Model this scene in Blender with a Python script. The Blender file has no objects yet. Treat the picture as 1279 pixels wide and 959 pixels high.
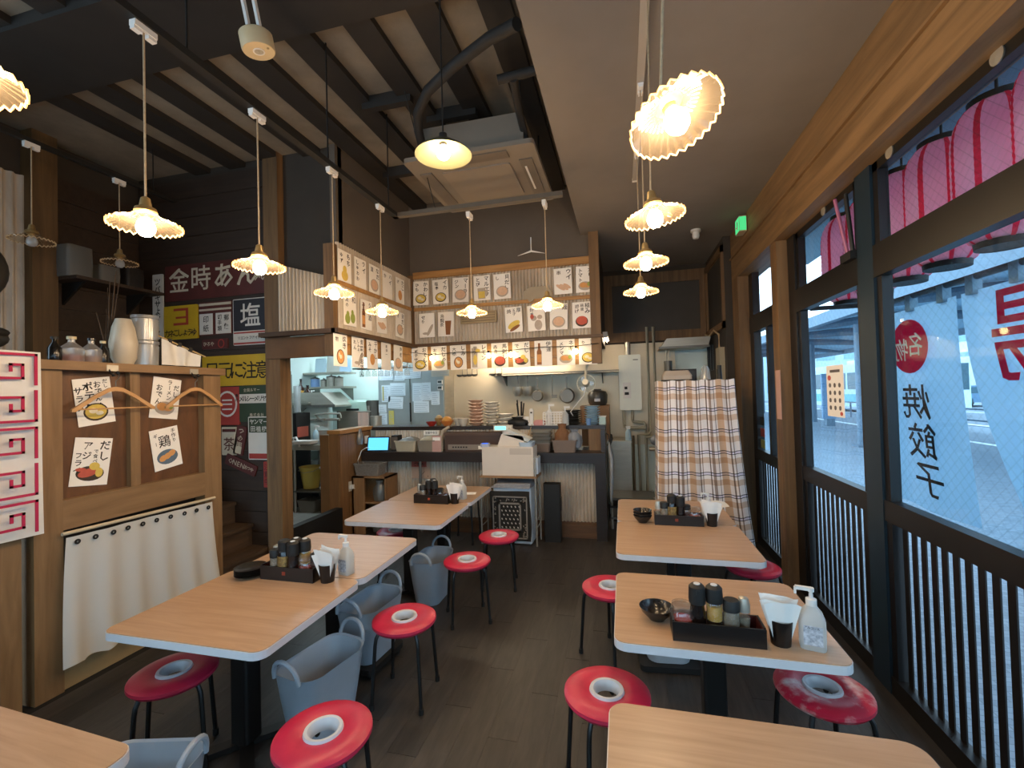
import bpy, math, random
from mathutils import Matrix, Vector
random.seed(7)
PI = math.pi
S = bpy.context.scene
COL = S.collection

# ------------------------------------------------------------------ camera
def cam_matrix(y, p, r):
    cy, sy, cp, sp, cr, sr = math.cos(y), math.sin(y), math.cos(p), math.sin(p), math.cos(r), math.sin(r)
    base = Matrix(((1, 0, 0), (0, 0, -1), (0, 1, 0)))
    Ry = Matrix(((cy, 0, sy), (0, 1, 0), (-sy, 0, cy)))
    Rp = Matrix(((1, 0, 0), (0, cp, -sp), (0, sp, cp)))
    Rr = Matrix(((cr, -sr, 0), (sr, cr, 0), (0, 0, 1)))
    return Rr @ Rp @ Ry @ base
M = cam_matrix(.24244, -.018737, -.026598)
cd = bpy.data.cameras.new('camera'); cam = bpy.data.objects.new('camera', cd); COL.objects.link(cam)
rot = Matrix((M[0], -M[1], -M[2])).transposed()
cam.matrix_world = Matrix.Translation((0, 0, 1.72)) @ rot.to_4x4()
cd.sensor_width = 36; cd.lens = 560.3 / 1279 * 36; cd.clip_start = .02
S.camera = cam

# ------------------------------------------------------------------ world, exposure
w = bpy.data.worlds.new('World'); S.world = w; w.use_nodes = True
nt = w.node_tree; nt.nodes.clear()
o_ = nt.nodes.new('ShaderNodeOutputWorld'); b_ = nt.nodes.new('ShaderNodeBackground')
b_.inputs[0].default_value = (.60, .82, 1, 1); b_.inputs[1].default_value = 2.6
nt.links.new(b_.outputs[0], o_.inputs[0])
S.view_settings.view_transform = 'Standard'; S.view_settings.look = 'None'
S.view_settings.exposure = 1.03; S.view_settings.gamma = 1; S.view_settings.use_curve_mapping = False
BULB = 165.0       # emission of the warm pendant bulbs
TUBE = 20.0         # emission of the kitchen tubes

# ------------------------------------------------------------------ materials
def lin(h):
    h = h.lstrip('#'); c = [int(h[i:i+2], 16) / 255 for i in (0, 2, 4)]
    return tuple(((x / 12.92) if x <= .04045 else ((x + .055) / 1.055) ** 2.4) for x in c) + (1,)
MATS = {}
def mat(name, col='#888888', rough=.5, metal=0, var=0, scale=6, bump=0, stretch=None, col2=None, emit=None, estr=0,
        rand=0, spec=None, alpha=None, coords='Object', sub=None):
    if name in MATS: return MATS[name]
    m = bpy.data.materials.new(name); m.use_nodes = True; MATS[name] = m
    n = m.node_tree.nodes; L = m.node_tree.links; b = n['Principled BSDF']
    c = lin(col); b.inputs['Base Color'].default_value = c
    b.inputs['Roughness'].default_value = rough; b.inputs['Metallic'].default_value = metal
    if spec is not None: b.inputs['Specular IOR Level'].default_value = spec
    if emit: b.inputs['Emission Color'].default_value = lin(emit); b.inputs['Emission Strength'].default_value = estr
    if sub: b.inputs['Subsurface Weight'].default_value = sub
    if var or col2 or bump:
        tc = n.new('ShaderNodeTexCoord'); mp = n.new('ShaderNodeMapping'); nz = n.new('ShaderNodeTexNoise')
        L.new(tc.outputs[coords], mp.inputs[0]); L.new(mp.outputs[0], nz.inputs['Vector'])
        mp.inputs['Scale'].default_value = stretch or (1, 1, 1)
        nz.inputs['Scale'].default_value = scale; nz.inputs['Detail'].default_value = 5; nz.inputs['Roughness'].default_value = .6
        if stretch: nz.inputs['Distortion'].default_value = .6
        if var or col2:
            cr = n.new('ShaderNodeValToRGB'); e = cr.color_ramp.elements
            c2 = lin(col2) if col2 else tuple(x * (1 - var) for x in c[:3]) + (1,)
            e[0].position = .3; e[1].position = .7; e[0].color = c2; e[1].color = c
            L.new(nz.outputs['Fac'], cr.inputs[0]); out = cr.outputs[0]
            L.new(out, b.inputs['Base Color'])
        if bump:
            bp = n.new('ShaderNodeBump'); bp.inputs['Strength'].default_value = bump; bp.inputs['Distance'].default_value = .01
            L.new(nz.outputs['Fac'], bp.inputs['Height']); L.new(bp.outputs[0], b.inputs['Normal'])
    if rand:
        oi = n.new('ShaderNodeObjectInfo'); hs = n.new('ShaderNodeHueSaturation'); mr = n.new('ShaderNodeMapRange')
        mr.inputs['To Min'].default_value = 1 - rand; mr.inputs['To Max'].default_value = 1 + rand
        L.new(oi.outputs['Random'], mr.inputs[0]); L.new(mr.outputs[0], hs.inputs['Value'])
        src = b.inputs['Base Color'].links
        if src: L.new(src[0].from_socket, hs.inputs['Color'])
        else: hs.inputs['Color'].default_value = c
        L.new(hs.outputs[0], b.inputs['Base Color'])
    return m
def emission(name, col, s):
    if name in MATS: return MATS[name]
    m = bpy.data.materials.new(name); m.use_nodes = True; MATS[name] = m
    n = m.node_tree.nodes; n.clear(); e = n.new('ShaderNodeEmission'); o = n.new('ShaderNodeOutputMaterial')
    e.inputs[0].default_value = lin(col); e.inputs[1].default_value = s
    m.node_tree.links.new(e.outputs[0], o.inputs[0]); return m
def glass(name, tint='#ffffff', refl=.08, trans=.0, rough=.03, tcol='#ffffff'):
    """thin clear sheet: straight-through light, a mirror part and an optional milky part"""
    if name in MATS: return MATS[name]
    m = bpy.data.materials.new(name); m.use_nodes = True; MATS[name] = m
    n = m.node_tree.nodes; L = m.node_tree.links; n.clear(); o = n.new('ShaderNodeOutputMaterial')
    t = n.new('ShaderNodeBsdfTransparent'); t.inputs[0].default_value = lin(tint)
    g = n.new('ShaderNodeBsdfGlossy'); g.inputs['Roughness'].default_value = rough
    mx = n.new('ShaderNodeMixShader'); lw = n.new('ShaderNodeLayerWeight'); lw.inputs[0].default_value = .5
    pw = n.new('ShaderNodeMath'); pw.operation = 'POWER'; pw.inputs[1].default_value = 5; L.new(lw.outputs['Facing'], pw.inputs[0])
    ad = n.new('ShaderNodeMath'); ad.operation = 'MULTIPLY_ADD'; ad.inputs[1].default_value = .6; ad.inputs[2].default_value = refl
    L.new(pw.outputs[0], ad.inputs[0]); L.new(ad.outputs[0], mx.inputs[0]); L.new(t.outputs[0], mx.inputs[1]); L.new(g.outputs[0], mx.inputs[2])
    out = mx.outputs[0]
    if trans:
        tr = n.new('ShaderNodeBsdfTranslucent'); df = n.new('ShaderNodeBsdfDiffuse'); m2 = n.new('ShaderNodeMixShader'); m3 = n.new('ShaderNodeMixShader')
        for q in (tr, df): q.inputs[0].default_value = lin(tcol)
        m2.inputs[0].default_value = .5; m3.inputs[0].default_value = trans
        L.new(tr.outputs[0], m2.inputs[1]); L.new(df.outputs[0], m2.inputs[2]); L.new(out, m3.inputs[1]); L.new(m2.outputs[0], m3.inputs[2]); out = m3.outputs[0]
    L.new(out, o.inputs[0]); return m
def thin_cloth(name, col, trans=.5, stripes=None):
    if name in MATS: return MATS[name]
    m = bpy.data.materials.new(name); m.use_nodes = True; MATS[name] = m
    n = m.node_tree.nodes; L = m.node_tree.links; n.clear(); o = n.new('ShaderNodeOutputMaterial')
    tr = n.new('ShaderNodeBsdfTranslucent'); df = n.new('ShaderNodeBsdfDiffuse'); mx = n.new('ShaderNodeMixShader'); mx.inputs[0].default_value = trans
    for q in (tr, df): q.inputs[0].default_value = lin(col)
    L.new(df.outputs[0], mx.inputs[1]); L.new(tr.outputs[0], mx.inputs[2]); L.new(mx.outputs[0], o.inputs[0]); return m

# ------------------------------------------------------------------ mesh builder
class G:
    def __init__(s): s.v = []; s.f = []
    def add(s, vs, fs):
        k = len(s.v); s.v += [tuple(p) for p in vs]; s.f += [tuple(i + k for i in q) for q in fs]; return s
    def box(s, x0, y0, z0, x1, y1, z1, rz=0, c=None):
        vs = [(x, y, z) for z in (z0, z1) for y in (y0, y1) for x in (x0, x1)]
        if rz:
            cx, cy = c or ((x0 + x1) / 2, (y0 + y1) / 2); ca, sa = math.cos(rz), math.sin(rz)
            vs = [(cx + (x - cx) * ca - (y - cy) * sa, cy + (x - cx) * sa + (y - cy) * ca, z) for x, y, z in vs]
        return s.add(vs, [(0, 2, 3, 1), (4, 5, 7, 6), (0, 1, 5, 4), (2, 6, 7, 3), (0, 4, 6, 2), (1, 3, 7, 5)])
    def cyl(s, p0, p1, r0, r1=None, n=12, caps=True):
        r1 = r0 if r1 is None else r1; a = Vector(p0); b = Vector(p1); d = (b - a)
        if d.length < 1e-9: return s
        q = d.to_track_quat('Z', 'Y'); vs = []
        for c, r in ((a, r0), (b, r1)):
            for i in range(n):
                t = 2 * PI * i / n; vs.append(c + q @ Vector((r * math.cos(t), r * math.sin(t), 0)))
        fs = [(i, (i + 1) % n, n + (i + 1) % n, n + i) for i in range(n)]
        if caps: fs += [tuple(range(n - 1, -1, -1)), tuple(range(n, 2 * n))]
        return s.add(vs, fs)
    def tube(s, pts, r, n=8):
        pts = [Vector(p) for p in pts]; k = len(pts); vs = []
        for i, p in enumerate(pts):
            d = (pts[min(i + 1, k - 1)] - pts[max(i - 1, 0)]).normalized(); q = d.to_track_quat('Z', 'Y')
            rr = r[i] if isinstance(r, (list, tuple)) else r
            vs += [p + q @ Vector((rr * math.cos(2 * PI * j / n), rr * math.sin(2 * PI * j / n), 0)) for j in range(n)]
        fs = [(i * n + j, i * n + (j + 1) % n, (i + 1) * n + (j + 1) % n, (i + 1) * n + j) for i in range(k - 1) for j in range(n)]
        fs += [tuple(range(n - 1, -1, -1)), tuple(range((k - 1) * n, k * n))]
        return s.add(vs, fs)
    def lathe(s, prof, n=20, c=(0, 0, 0), close=False, sx=1, sy=1):
        vs = []; k = len(prof)
        for r, z in prof:
            vs += [(c[0] + sx * r * math.cos(2 * PI * i / n), c[1] + sy * r * math.sin(2 * PI * i / n), c[2] + z) for i in range(n)]
        fs = []
        for j in range(k if close else k - 1):
            a, b = j * n, ((j + 1) % k) * n
            fs += [(a + i, a + (i + 1) % n, b + (i + 1) % n, b + i) for i in range(n)]
        if not close:
            if prof[0][0] > 1e-6: fs.append(tuple(range(n - 1, -1, -1)))
            if prof[-1][0] > 1e-6: fs.append(tuple(range((k - 1) * n, k * n)))
        return s.add(vs, fs)
    def prism(s, poly, z0, z1, ax='z'):
        n = len(poly)
        def P(a, b, c): return {'z': (a, b, c), 'y': (a, c, b), 'x': (c, a, b)}[ax]
        vs = [P(a, b, z0) for a, b in poly] + [P(a, b, z1) for a, b in poly]
        fs = [tuple(range(n - 1, -1, -1)), tuple(range(n, 2 * n))] + [(i, (i + 1) % n, n + (i + 1) % n, n + i) for i in range(n)]
        return s.add(vs, fs)
    def loft(s, rings, caps=(True, True)):
        n = len(rings[0]); vs = [p for r in rings for p in r]
        fs = [(j * n + i, j * n + (i + 1) % n, (j + 1) * n + (i + 1) % n, (j + 1) * n + i) for j in range(len(rings) - 1) for i in range(n)]
        if caps[0]: fs.append(tuple(range(n - 1, -1, -1)))
        if caps[1]: fs.append(tuple(range((len(rings) - 1) * n, len(rings) * n)))
        return s.add(vs, fs)
    def sphere(s, c, r, n=12, m=8, sc=(1, 1, 1)):
        prof = [(r * math.sin(PI * i / m), -r * math.cos(PI * i / m)) for i in range(m + 1)]
        g = G().lathe([(max(a, 1e-7), b) for a, b in prof], n)
        return s.add([(c[0] + x * sc[0], c[1] + y * sc[1], c[2] + z * sc[2]) for x, y, z in g.v], g.f)
    def grid(s, fn, nu, nv, wrap=False):
        vs = [fn(i / nu, j / nv) for j in range(nv + 1) for i in range(nu + 1)]
        k = nu + 1
        return s.add(vs, [(j * k + i, j * k + i + 1, (j + 1) * k + i + 1, (j + 1) * k + i) for j in range(nv) for i in range(nu)])
    def xf(s, m):
        s.v = [tuple(m @ Vector(p)) for p in s.v]; return s
def rrect(w, d, r, n=5, cx=0, cy=0):
    pts = []
    for (sx, sy, a0) in ((1, 1, 0), (-1, 1, PI / 2), (-1, -1, PI), (1, -1, 3 * PI / 2)):
        for i in range(n + 1):
            a = a0 + PI / 2 * i / n
            pts.append((cx + sx * (w / 2 - r) + r * math.cos(a), cy + sy * (d / 2 - r) + r * math.sin(a)))
    return pts
def ell(cx, cz, rx, rz, n=20, a=0):
    return [(cx + rx * math.cos(t) * math.cos(a) - rz * math.sin(t) * math.sin(a), cz + rx * math.cos(t) * math.sin(a) + rz * math.sin(t) * math.cos(a)) for t in (2 * PI * i / n for i in range(n))]
def tag(o, label=None, cat=None, group=None, kind=None):
    if label: o['label'] = label
    if cat: o['category'] = cat
    if group: o['group'] = group
    if kind: o['kind'] = kind
    return o
def mesh(name, g, m, smooth=False):
    me = bpy.data.meshes.new(name); me.from_pydata(g.v, [], g.f); me.materials.append(m)
    if smooth:
        me.polygons.foreach_set('use_smooth', [True] * len(me.polygons))
        try: me.set_sharp_from_angle(angle=math.radians(40))
        except Exception: pass
    me.update(); return me
def obj(name, g, m, parent=None, loc=None, rz=0, smooth=False, label=None, cat=None, group=None, kind=None, rot=None):
    me = g if isinstance(g, bpy.types.Mesh) else mesh(name, g, m, smooth)
    o = bpy.data.objects.new(name, me); COL.objects.link(o)
    if parent: o.parent = parent
    if loc: o.location = loc
    if rz: o.rotation_euler[2] = rz
    if rot: o.rotation_euler = rot
    return tag(o, label, cat, group, kind)
def thing(name, label, cat, loc=(0, 0, 0), rz=0, group=None, rot=None):
    o = bpy.data.objects.new(name, None); COL.objects.link(o); o.location = loc; o.rotation_euler = rot or (0, 0, rz)
    o.empty_display_size = .1
    return tag(o, label, cat, group)
def dup(root, loc=None, rz=None, label=None, parent=None):
    r = root.copy(); COL.objects.link(r)
    if parent: r.parent = parent
    if loc is not None: r.location = loc
    if rz is not None: r.rotation_euler[2] = rz
    if label: r['label'] = label
    for ch in KIDS(root): dup(ch, parent=r)
    return r
def KIDS(o): return [c for c in bpy.data.objects if c.parent == o]
def struct(name, g, m, parent=None, smooth=False):
    return obj(name, g, m, parent, smooth=smooth, kind=None if parent else 'structure')

# ------------------------------------------------------------------ lettering
GL = {}
def load_glyphs(chars):
    objs = []
    for ch in sorted(set(chars)):
        if ch in ' \n': continue
        c = bpy.data.curves.new('glyph', 'FONT'); c.body = ch; c.resolution_u = 1; c.offset = .017 if 0x3040 <= ord(ch) <= 0x30ff else .008
        o = bpy.data.objects.new('glyph', c); COL.objects.link(o); objs.append((ch, o))
    dg = bpy.context.evaluated_depsgraph_get(); dg.update()
    for ch, o in objs:
        me = bpy.data.meshes.new_from_object(o.evaluated_get(dg))
        GL[ch] = ([(v.co.x, v.co.y) for v in me.vertices], [tuple(p.vertices) for p in me.polygons])
        bpy.data.meshes.remove(me)
    for ch, o in objs:
        c = o.data; bpy.data.objects.remove(o); bpy.data.curves.remove(c)
def put(g, ch, cx, cz, size, y=0, sx=1, a=0, mirror=False):
    """one character centred on (cx, cz) in the XZ plane"""
    if ch not in GL: return
    vs, fs = GL[ch]
    if not vs: return
    x0, x1 = min(v[0] for v in vs), max(v[0] for v in vs); z0, z1 = min(v[1] for v in vs), max(v[1] for v in vs)
    mx = (x0 + x1) / 2; mz = (z0 + z1) / 2 if ord(ch) > 0x2e80 and ch not in 'ー、。' else .37
    ca, sa = math.cos(a), math.sin(a); out = []
    for x, z in vs:
        x = (x - mx) * size * sx * (-1 if mirror else 1); z = (z - mz) * size
        out.append((cx + x * ca - z * sa, y, cz + x * sa + z * ca))
    g.add(out, fs)
def vtext(g, s, cx, ztop, size, y=0, step=1.05, jit=0, mirror=False, sx=1):
    z = ztop - size / 2
    for ch in s:
        if ch == 'ー': put(g, ch, cx, z, size, y, 1, PI / 2)
        else: put(g, ch, cx + random.uniform(-jit, jit) * size, z, size * random.uniform(1 - jit, 1 + jit), y, sx, 0, mirror)
        z -= size * step
def htext(g, s, x0, zc, size, y=0, step=1.0, sx=1):
    x = x0 + size * step / 2
    for ch in s: put(g, ch, x, zc, size, y, sx); x += size * step

# ------------------------------------------------------------------ palette
WOODP = mat('partition wood', '#8e6e4b', .55, col2='#735636', scale=3, stretch=(6, 6, .6), bump=.05)
WOODH = mat('partition rail wood', '#8e6e4b', .55, col2='#765838', scale=3, stretch=(6, .6, 6), bump=.05)
PLY = mat('plywood', '#70492a', .5, col2='#4a2e18', scale=4, stretch=(2, 2.2, .7), bump=.03)
BEAM = mat('beam wood', '#8a6a45', .6, col2='#5f4629', scale=2.2, stretch=(7, .5, 7), bump=.08)
POST = mat('post wood', '#80603c', .6, col2='#573f26', scale=2.2, stretch=(7, 7, .5), bump=.08)
DKWOOD = mat('dark stained wood', '#3a2a1e', .6, col2='#2a1d14', scale=3, stretch=(.6, 6, 6), bump=.05, rand=.12)
STAIRW = mat('stair wood', '#57422f', .55, col2='#3b2c1f', scale=3, stretch=(6, .7, 6), bump=.05)
SLAB = mat('ceiling slab', '#877c6c', .9, col2='#6d6356', scale=3, bump=.1)
CEILP = mat('ceiling paint', '#7d756c', .85, col2='#756d64', scale=2)
JOIST = mat('dark joist paint', '#2a2521', .7, var=.3, scale=4)
DARKW = mat('dark wall paint', '#3c342c', .8, var=.2, scale=3)
BLACK = mat('black metal frame', '#14110f', .4, var=.2, scale=8)
BLACKM = mat('black matte', '#161514', .6, var=.2, scale=8)
FLOORM = mat('floor plank vinyl', '#423d39', .42, col2='#2b2826', scale=5, stretch=(6, .8, 1), bump=.04, rand=.14)
FLOORB = mat('floor joint', '#1d1a18', .8, var=.2)
TTOP = mat('table laminate', '#b79678', .33, col2='#a58365', scale=4, stretch=(.6, 9, 1))
TEDGE = mat('table edge band', '#cfcdd0', .4, var=.08)
RED = mat('red vinyl', '#c92c4c', .32, col2='#b52443', scale=9, bump=.03)
WHITEP = mat('white plastic', '#dcd9d4', .4, var=.06)
WHITEC = mat('white cotton', '#e2dfd8', .9, var=.08, scale=14, bump=.1)
PAPER = mat('paper', '#f1ece4', .8, var=.05, scale=8)
INK = mat('brush ink', '#221d1b', .8, var=.2)
STEEL = mat('stainless steel', '#b3aea2', .4, .6, var=.15, scale=3, stretch=(1, 1, 6))
STEELD = mat('dull steel', '#77756f', .45, .7, var=.2, scale=5)
CORR = mat('corrugated tin', '#d2c7b8', .5, .1, col2='#a99c8b', scale=4, stretch=(1, 1, .4))
KTILE = mat('kitchen wall panel', '#d3e0da', .5, var=.06, scale=2)
KFLOOR = mat('kitchen floor', '#9a9a95', .5, col2='#83837f', scale=5)
GLASSW = glass('window glass', '#f2fbff', .02)
def wire_glass(m, pitch=.055, width=.05):
    # thin diamond wire cast into the glass
    n = m.node_tree.nodes; L = m.node_tree.links; out = [q for q in n if q.type == 'OUTPUT_MATERIAL'][0]; src = out.inputs[0].links[0].from_socket
    tc = n.new('ShaderNodeTexCoord'); sp = n.new('ShaderNodeSeparateXYZ'); L.new(tc.outputs['Object'], sp.inputs[0])
    def mth(op, a, b=None):
        q = n.new('ShaderNodeMath'); q.operation = op
        for i, v in enumerate((a, b)):
            if v is None: continue
            if hasattr(v, 'links'): L.new(v, q.inputs[i])
            else: q.inputs[i].default_value = v
        return q.outputs[0]
    hits = []
    for op in ('ADD', 'SUBTRACT'):
        f = mth('FRACT', mth('MULTIPLY', mth(op, sp.outputs[1], sp.outputs[2]), 1 / pitch)); hits.append(mth('LESS_THAN', f, width))
    df = n.new('ShaderNodeBsdfDiffuse'); df.inputs[0].default_value = lin('#55616b'); mx = n.new('ShaderNodeMixShader')
    L.new(mth('MULTIPLY', mth('MAXIMUM', hits[0], hits[1]), .16), mx.inputs[0]); L.new(src, mx.inputs[1]); L.new(df.outputs[0], mx.inputs[2]); L.new(mx.outputs[0], out.inputs[0])
wire_glass(GLASSW)
BULBM = emission('bulb glow', '#ffdcaf', BULB)
WARMT = emission('warm tube glow', '#ffe6c4', TUBE * 1.8)
TUBEM = emission('tube glow', '#d8f2ff', TUBE)

# ------------------------------------------------------------------ lettering used in the scene
load_glyphs('もちゆずライしゅわなだ漬ハたこ和の梨酒うめ海老貝炊き物青菜れかん乾坤一干おでみそ豚汁カ塩辛マーラジンとびルエフ貝し串ウィガリトせ芹烏龍茶厚焼玉子好麺極鶏唐揚げポテサダ大根レモワ馬刺赤身アで食べる伊達ネギメ手作り'
            '金時あ丸ツバキサよソスココ三ヨねょゅ印紙切手類郵便株式会社ァナ注意と足元ルシヤリ全国商井園田植機冷アにつーひ'
            '名物場湯EXIT0123456789:RYOKBNOABCDSUP営業中餃シ元まろやし,／円本日案内ご')

# ------------------------------------------------------------------ floor
fl = struct('floor', G().box(-5.1, -2, -.06, 1.5, 7.0, -.006), FLOORB)
pm = mesh('plank', G().box(-.0745, -.459, -.004, .0745, .459, 0), FLOORM)
k = 0
for i in range(32):
    x = -3.26 + .15 * i
    off = (i * .37) % .92
    for j in range(-1, 8):
        y = -.6 + off + j * .92 - .3
        if y < -.4 or y > 5.75: continue
        obj('plank', pm, None, fl, (x + .075, y, 0))
struct('floor_kitchen', G().box(-5.0, 3.7, -.05, -3.52, 6.95, .15), KFLOOR)

# ------------------------------------------------------------------ ceilings
ce = struct('ceiling', G().box(-5.1, -2, 4.1, -.42, 7, 4.2), SLAB)
jm = mesh('joist', G().box(-.095, 2.4, -.05, .095, 5.2, 0), JOIST)
for i in range(9): obj('joist', jm, None, ce, (-.68 - .432 * i, 0, 4.1))
jm2 = mesh('joist', G().box(-.095, -2, -.05, .095, 2.0, 0), JOIST)
for i in range(9): obj('joist', jm2, None, ce, (-.9 - .46 * i, 0, 4.1))
obj('crossbeam', G().box(-5.1, 1.9, 4.02, -.46, 2.42, 4.1), JOIST, ce)
obj('blocking', G().box(-1.95, 3.15, 4.0, -1.53, 3.21, 4.1), JOIST, ce)
obj('blocking', G().box(-1.53, 3.45, 4.0, -1.1, 3.51, 4.1), JOIST, ce)
obj('blocking', G().box(-2.37, 4.2, 4.0, -1.95, 4.26, 4.1), JOIST, ce)
cl = struct('ceiling_lowered', G().box(-.42, -2, 3.5, 1.5, 6.95, 4.2), CEILP)

# ------------------------------------------------------------------ right wall: beam, posts, windows, door
struct('trim_1', G().box(1.28, -2, 2.95, 1.52, 5.95, 3.5), BEAM)
struct('trim_2', G().box(1.26, -2, 3.2, 1.29, 5.95, 3.215), BEAM)
struct('trim_3', G().box(1.30, 4.24, 0, 1.44, 4.395, 2.95), POST)
struct('trim_4', G().box(1.28, 5.47, 0, 1.44, 5.74, 2.95), POST)
def window(name, y0, y1, sill=1.07, top=2.31, t0=2.49, t1=2.9, slats=True):
    x0, x1 = 1.40, 1.452
    g = G().box(x0, y0, 0, x1, y0 + .05, 2.95).box(x0, y1 - .05, 0, x1, y1, 2.95)
    w = struct(name, g, BLACK)
    obj('sill_rail', G().box(x0 - .01, y0, sill - .115, x1, y1, sill - .0), BLACK, w)
    obj('transom_bar', G().box(x0 - .015, y0, top, x1, y1, t0), BLACK, w)
    obj('head_rail', G().box(x0, y0, t1, x1, y1, 2.955), BLACK, w)
    obj('bottom_rail', G().box(x0 - .01, y0, .0, x1, y1, .1), BLACK, w)
    obj('pane', G().box(1.440, y0 + .05, sill, 1.444, y1 - .05, top), GLASSW, w)
    obj('pane', G().box(1.440, y0 + .05, t0, 1.444, y1 - .05, t1), GLASSW, w)
    if slats:
        sm = mesh('slat', G().box(1.432, -.020, .1, 1.438, .020, sill - .11), BLACK)
        n = int((y1 - y0 - .1) / .075)
        for i in range(n): obj('slat', sm, None, w, (0, y1 - .05 - .05 - i * .075, 0))
    return w
w1 = window('window_1', .55, 2.93)
w2 = window('window_2', 3.1, 4.09)
w3 = window('window_3', -1.9, .50)
struct('trim_5', G().box(1.385, 2.93, 0, 1.455, 3.1, 2.955), mat('mullion metal', '#233541', .4, .3, var=.2))
struct('trim_6', G().box(1.385, 4.09, 0, 1.455, 4.24, 2.955), BLACK)
struct('trim_7', G().box(1.385, .50, 0, 1.49, .55, 2.955), BLACK)
# sliding door between the posts
d = struct('door_1', G().box(1.39, 4.395, 0, 1.46, 4.47, 2.95).box(1.39, 5.33, 0, 1.46, 5.47, 2.95), BLACK)
obj('transom_bar', G().box(1.385, 4.395, 2.3, 1.46, 5.47, 2.48), BLACK, d)
obj('sill_rail', G().box(1.39, 4.47, .93, 1.46, 5.33, 1.04), BLACK, d)
obj('bottom_rail', G().box(1.39, 4.47, 0, 1.46, 5.33, .1), BLACK, d)
obj('pane', G().box(1.425, 4.47, 1.04, 1.429, 5.33, 2.3), GLASSW, d)
obj('pane', G().box(1.425, 4.47, 2.48, 1.429, 5.33, 2.9), GLASSW, d)
obj('stile', G().box(1.39, 4.86, 1.04, 1.46, 4.92, 2.3), BLACK, d)
sm = mesh('slat', G().box(1.42, -.02, .1, 1.426, .02, .93), BLACK)
for i in range(11): obj('slat', sm, None, d, (0, 4.53 + i * .075, 0))
# top-hung vent sash tilted into the room near the mullion, and the stay of the other transom
for nm, y, lab in (('vent_sash', 3.13, 'tilted black vent sash edge at the mullion between the transom panes'),):
    t = thing(nm, lab, 'window sash', (1.38, y, 2.5))
    obj('stay', G().cyl((0, 0, .0), (-.02, .02, .38), .012), BLACKM, t)
    obj('stay', G().cyl((0, .06, .0), (-.05, .09, .38), .010), mat('pinkish vent film', '#a8607e', .4, var=.1), t)
    obj('bracket', G().box(-.03, -.03, -.03, .03, .1, .02), BLACKM, t)
for i, y in enumerate((2.05, 2.75, 3.55)):
    g = G().lathe([(.03, 0), (.034, .008), (.0, .012)], 14)
    lab = ('round steel latch on the window head nearest the camera', 'round steel latch on the window head beside the mullion', 'round steel latch above the transom next to the wood post')[i]
    o = obj('window_latch', g, STEEL, None, (1.40, y, 2.93), smooth=True, label=lab, cat='latch', rot=(0, -PI / 2, 0))
# wall beyond the door, with a dark framed panel and a small kitchen window
wr = struct('wall_right', G().box(1.2, 5.74, 0, 1.5, 6.5, 3.5).box(1.2, 6.5, 0, 1.5, 6.95, 1.95).box(1.2, 6.5, 2.3, 1.5, 6.95, 3.5), DARKW)
obj('panel_frame', G().box(1.17, 5.74, 2.42, 1.2, 6.85, 2.5).box(1.17, 5.74, 3.32, 1.2, 6.85, 3.4).box(1.17, 5.74, 2.42, 1.2, 5.8, 3.4).box(1.17, 6.78, 2.42, 1.2, 6.85, 3.4), POST, wr)
struct('window_4', G().box(1.19, 6.5, 1.95, 1.26, 6.54, 2.3).box(1.19, 6.68, 1.95, 1.26, 6.71, 2.3).box(1.19, 6.91, 1.95, 1.26, 6.95, 2.3), BLACK)
struct('wall_front', G().box(-5.1, -2.1, 0, -3.3, -2, 4.2).box(1.1, -2.1, 0, 1.5, -2, 4.2).box(-3.3, -2.1, 0, 1.1, -2, 1.0).box(-3.3, -2.1, 2.4, 1.1, -2, 4.2), DARKW)
wf = struct('added_fill_window', G().box(-3.3, -2.08, 1.0, 1.1, -2.02, 1.06).box(-3.3, -2.08, 2.34, 1.1, -2.02, 2.4), BLACK)  # unseen glazing behind the camera, added as daylight fill
for x in (-3.3, -1.85, -.38, 1.05): obj('mullion', G().box(x, -2.08, 1.06, x + .05, -2.02, 2.34), BLACK, wf)
for x in (-3.25, -1.8, -.33): obj('pane', G().box(x, -2.052, 1.06, x + 1.38, -2.048, 2.34), GLASSW, wf)

# ------------------------------------------------------------------ header wall above the passage, at the far right
hb = struct('wall_header', G().box(-.25, 6.88, 2.4, 1.25, 6.98, 3.5), DARKW)
obj('panel_frame', G().box(-.25, 6.84, 2.42, 1.2, 6.88, 2.56).box(-.25, 6.84, 3.26, 1.2, 6.88, 3.42).box(-.25, 6.84, 2.56, -.12, 6.88, 3.26).box(1.1, 6.84, 2.56, 1.2, 6.88, 3.26), POST, hb)
obj('panel', G().box(-.12, 6.86, 2.56, 1.1, 6.88, 3.26), mat('hazed black panel', '#453e36', .6, var=.15), hb)  # black panel; lens haze is put into its brown-grey colour

# ------------------------------------------------------------------ walls of the kitchen
struct('wall_back', G().box(-5.1, 6.95, 0, 1.5, 7.05, 4.2), KTILE)
struct('wall_stainless', G().box(-2.75, 6.93, .9, .75, 6.95, 2.4), mat('warm steel sheet', '#c9bda6', .42, .35, var=.1, scale=2))
struct('wall_kitchen_left', G().box(-5.1, 3.72, 0, -5.0, 6.95, 4.2), KTILE)
struct('ceiling_kitchen', G().box(-5.0, 3.8, 2.62, -2.57, 6.9, 2.68).box(-2.57, 5.24, 2.62, -.3, 6.9, 2.68), mat('kitchen ceiling', '#d5d9d4', .8, var=.05))
struct('wall_above_canopy', G().box(-2.56, 5.16, 3.2, -.25, 5.22, 4.1).box(-2.62, 3.66, 3.12, -2.56, 5.22, 4.1), mat('taupe wall paint', '#62584e', .8, var=.12, scale=3))
struct('wall_above_opening', G().box(-3.2, 3.7, 2.8, -2.56, 3.76, 4.1), DARKW)
struct('wall_canopy_end', G().box(-.3, 5.15, 2.34, -.24, 6.9, 3.5), DARKW)

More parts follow.
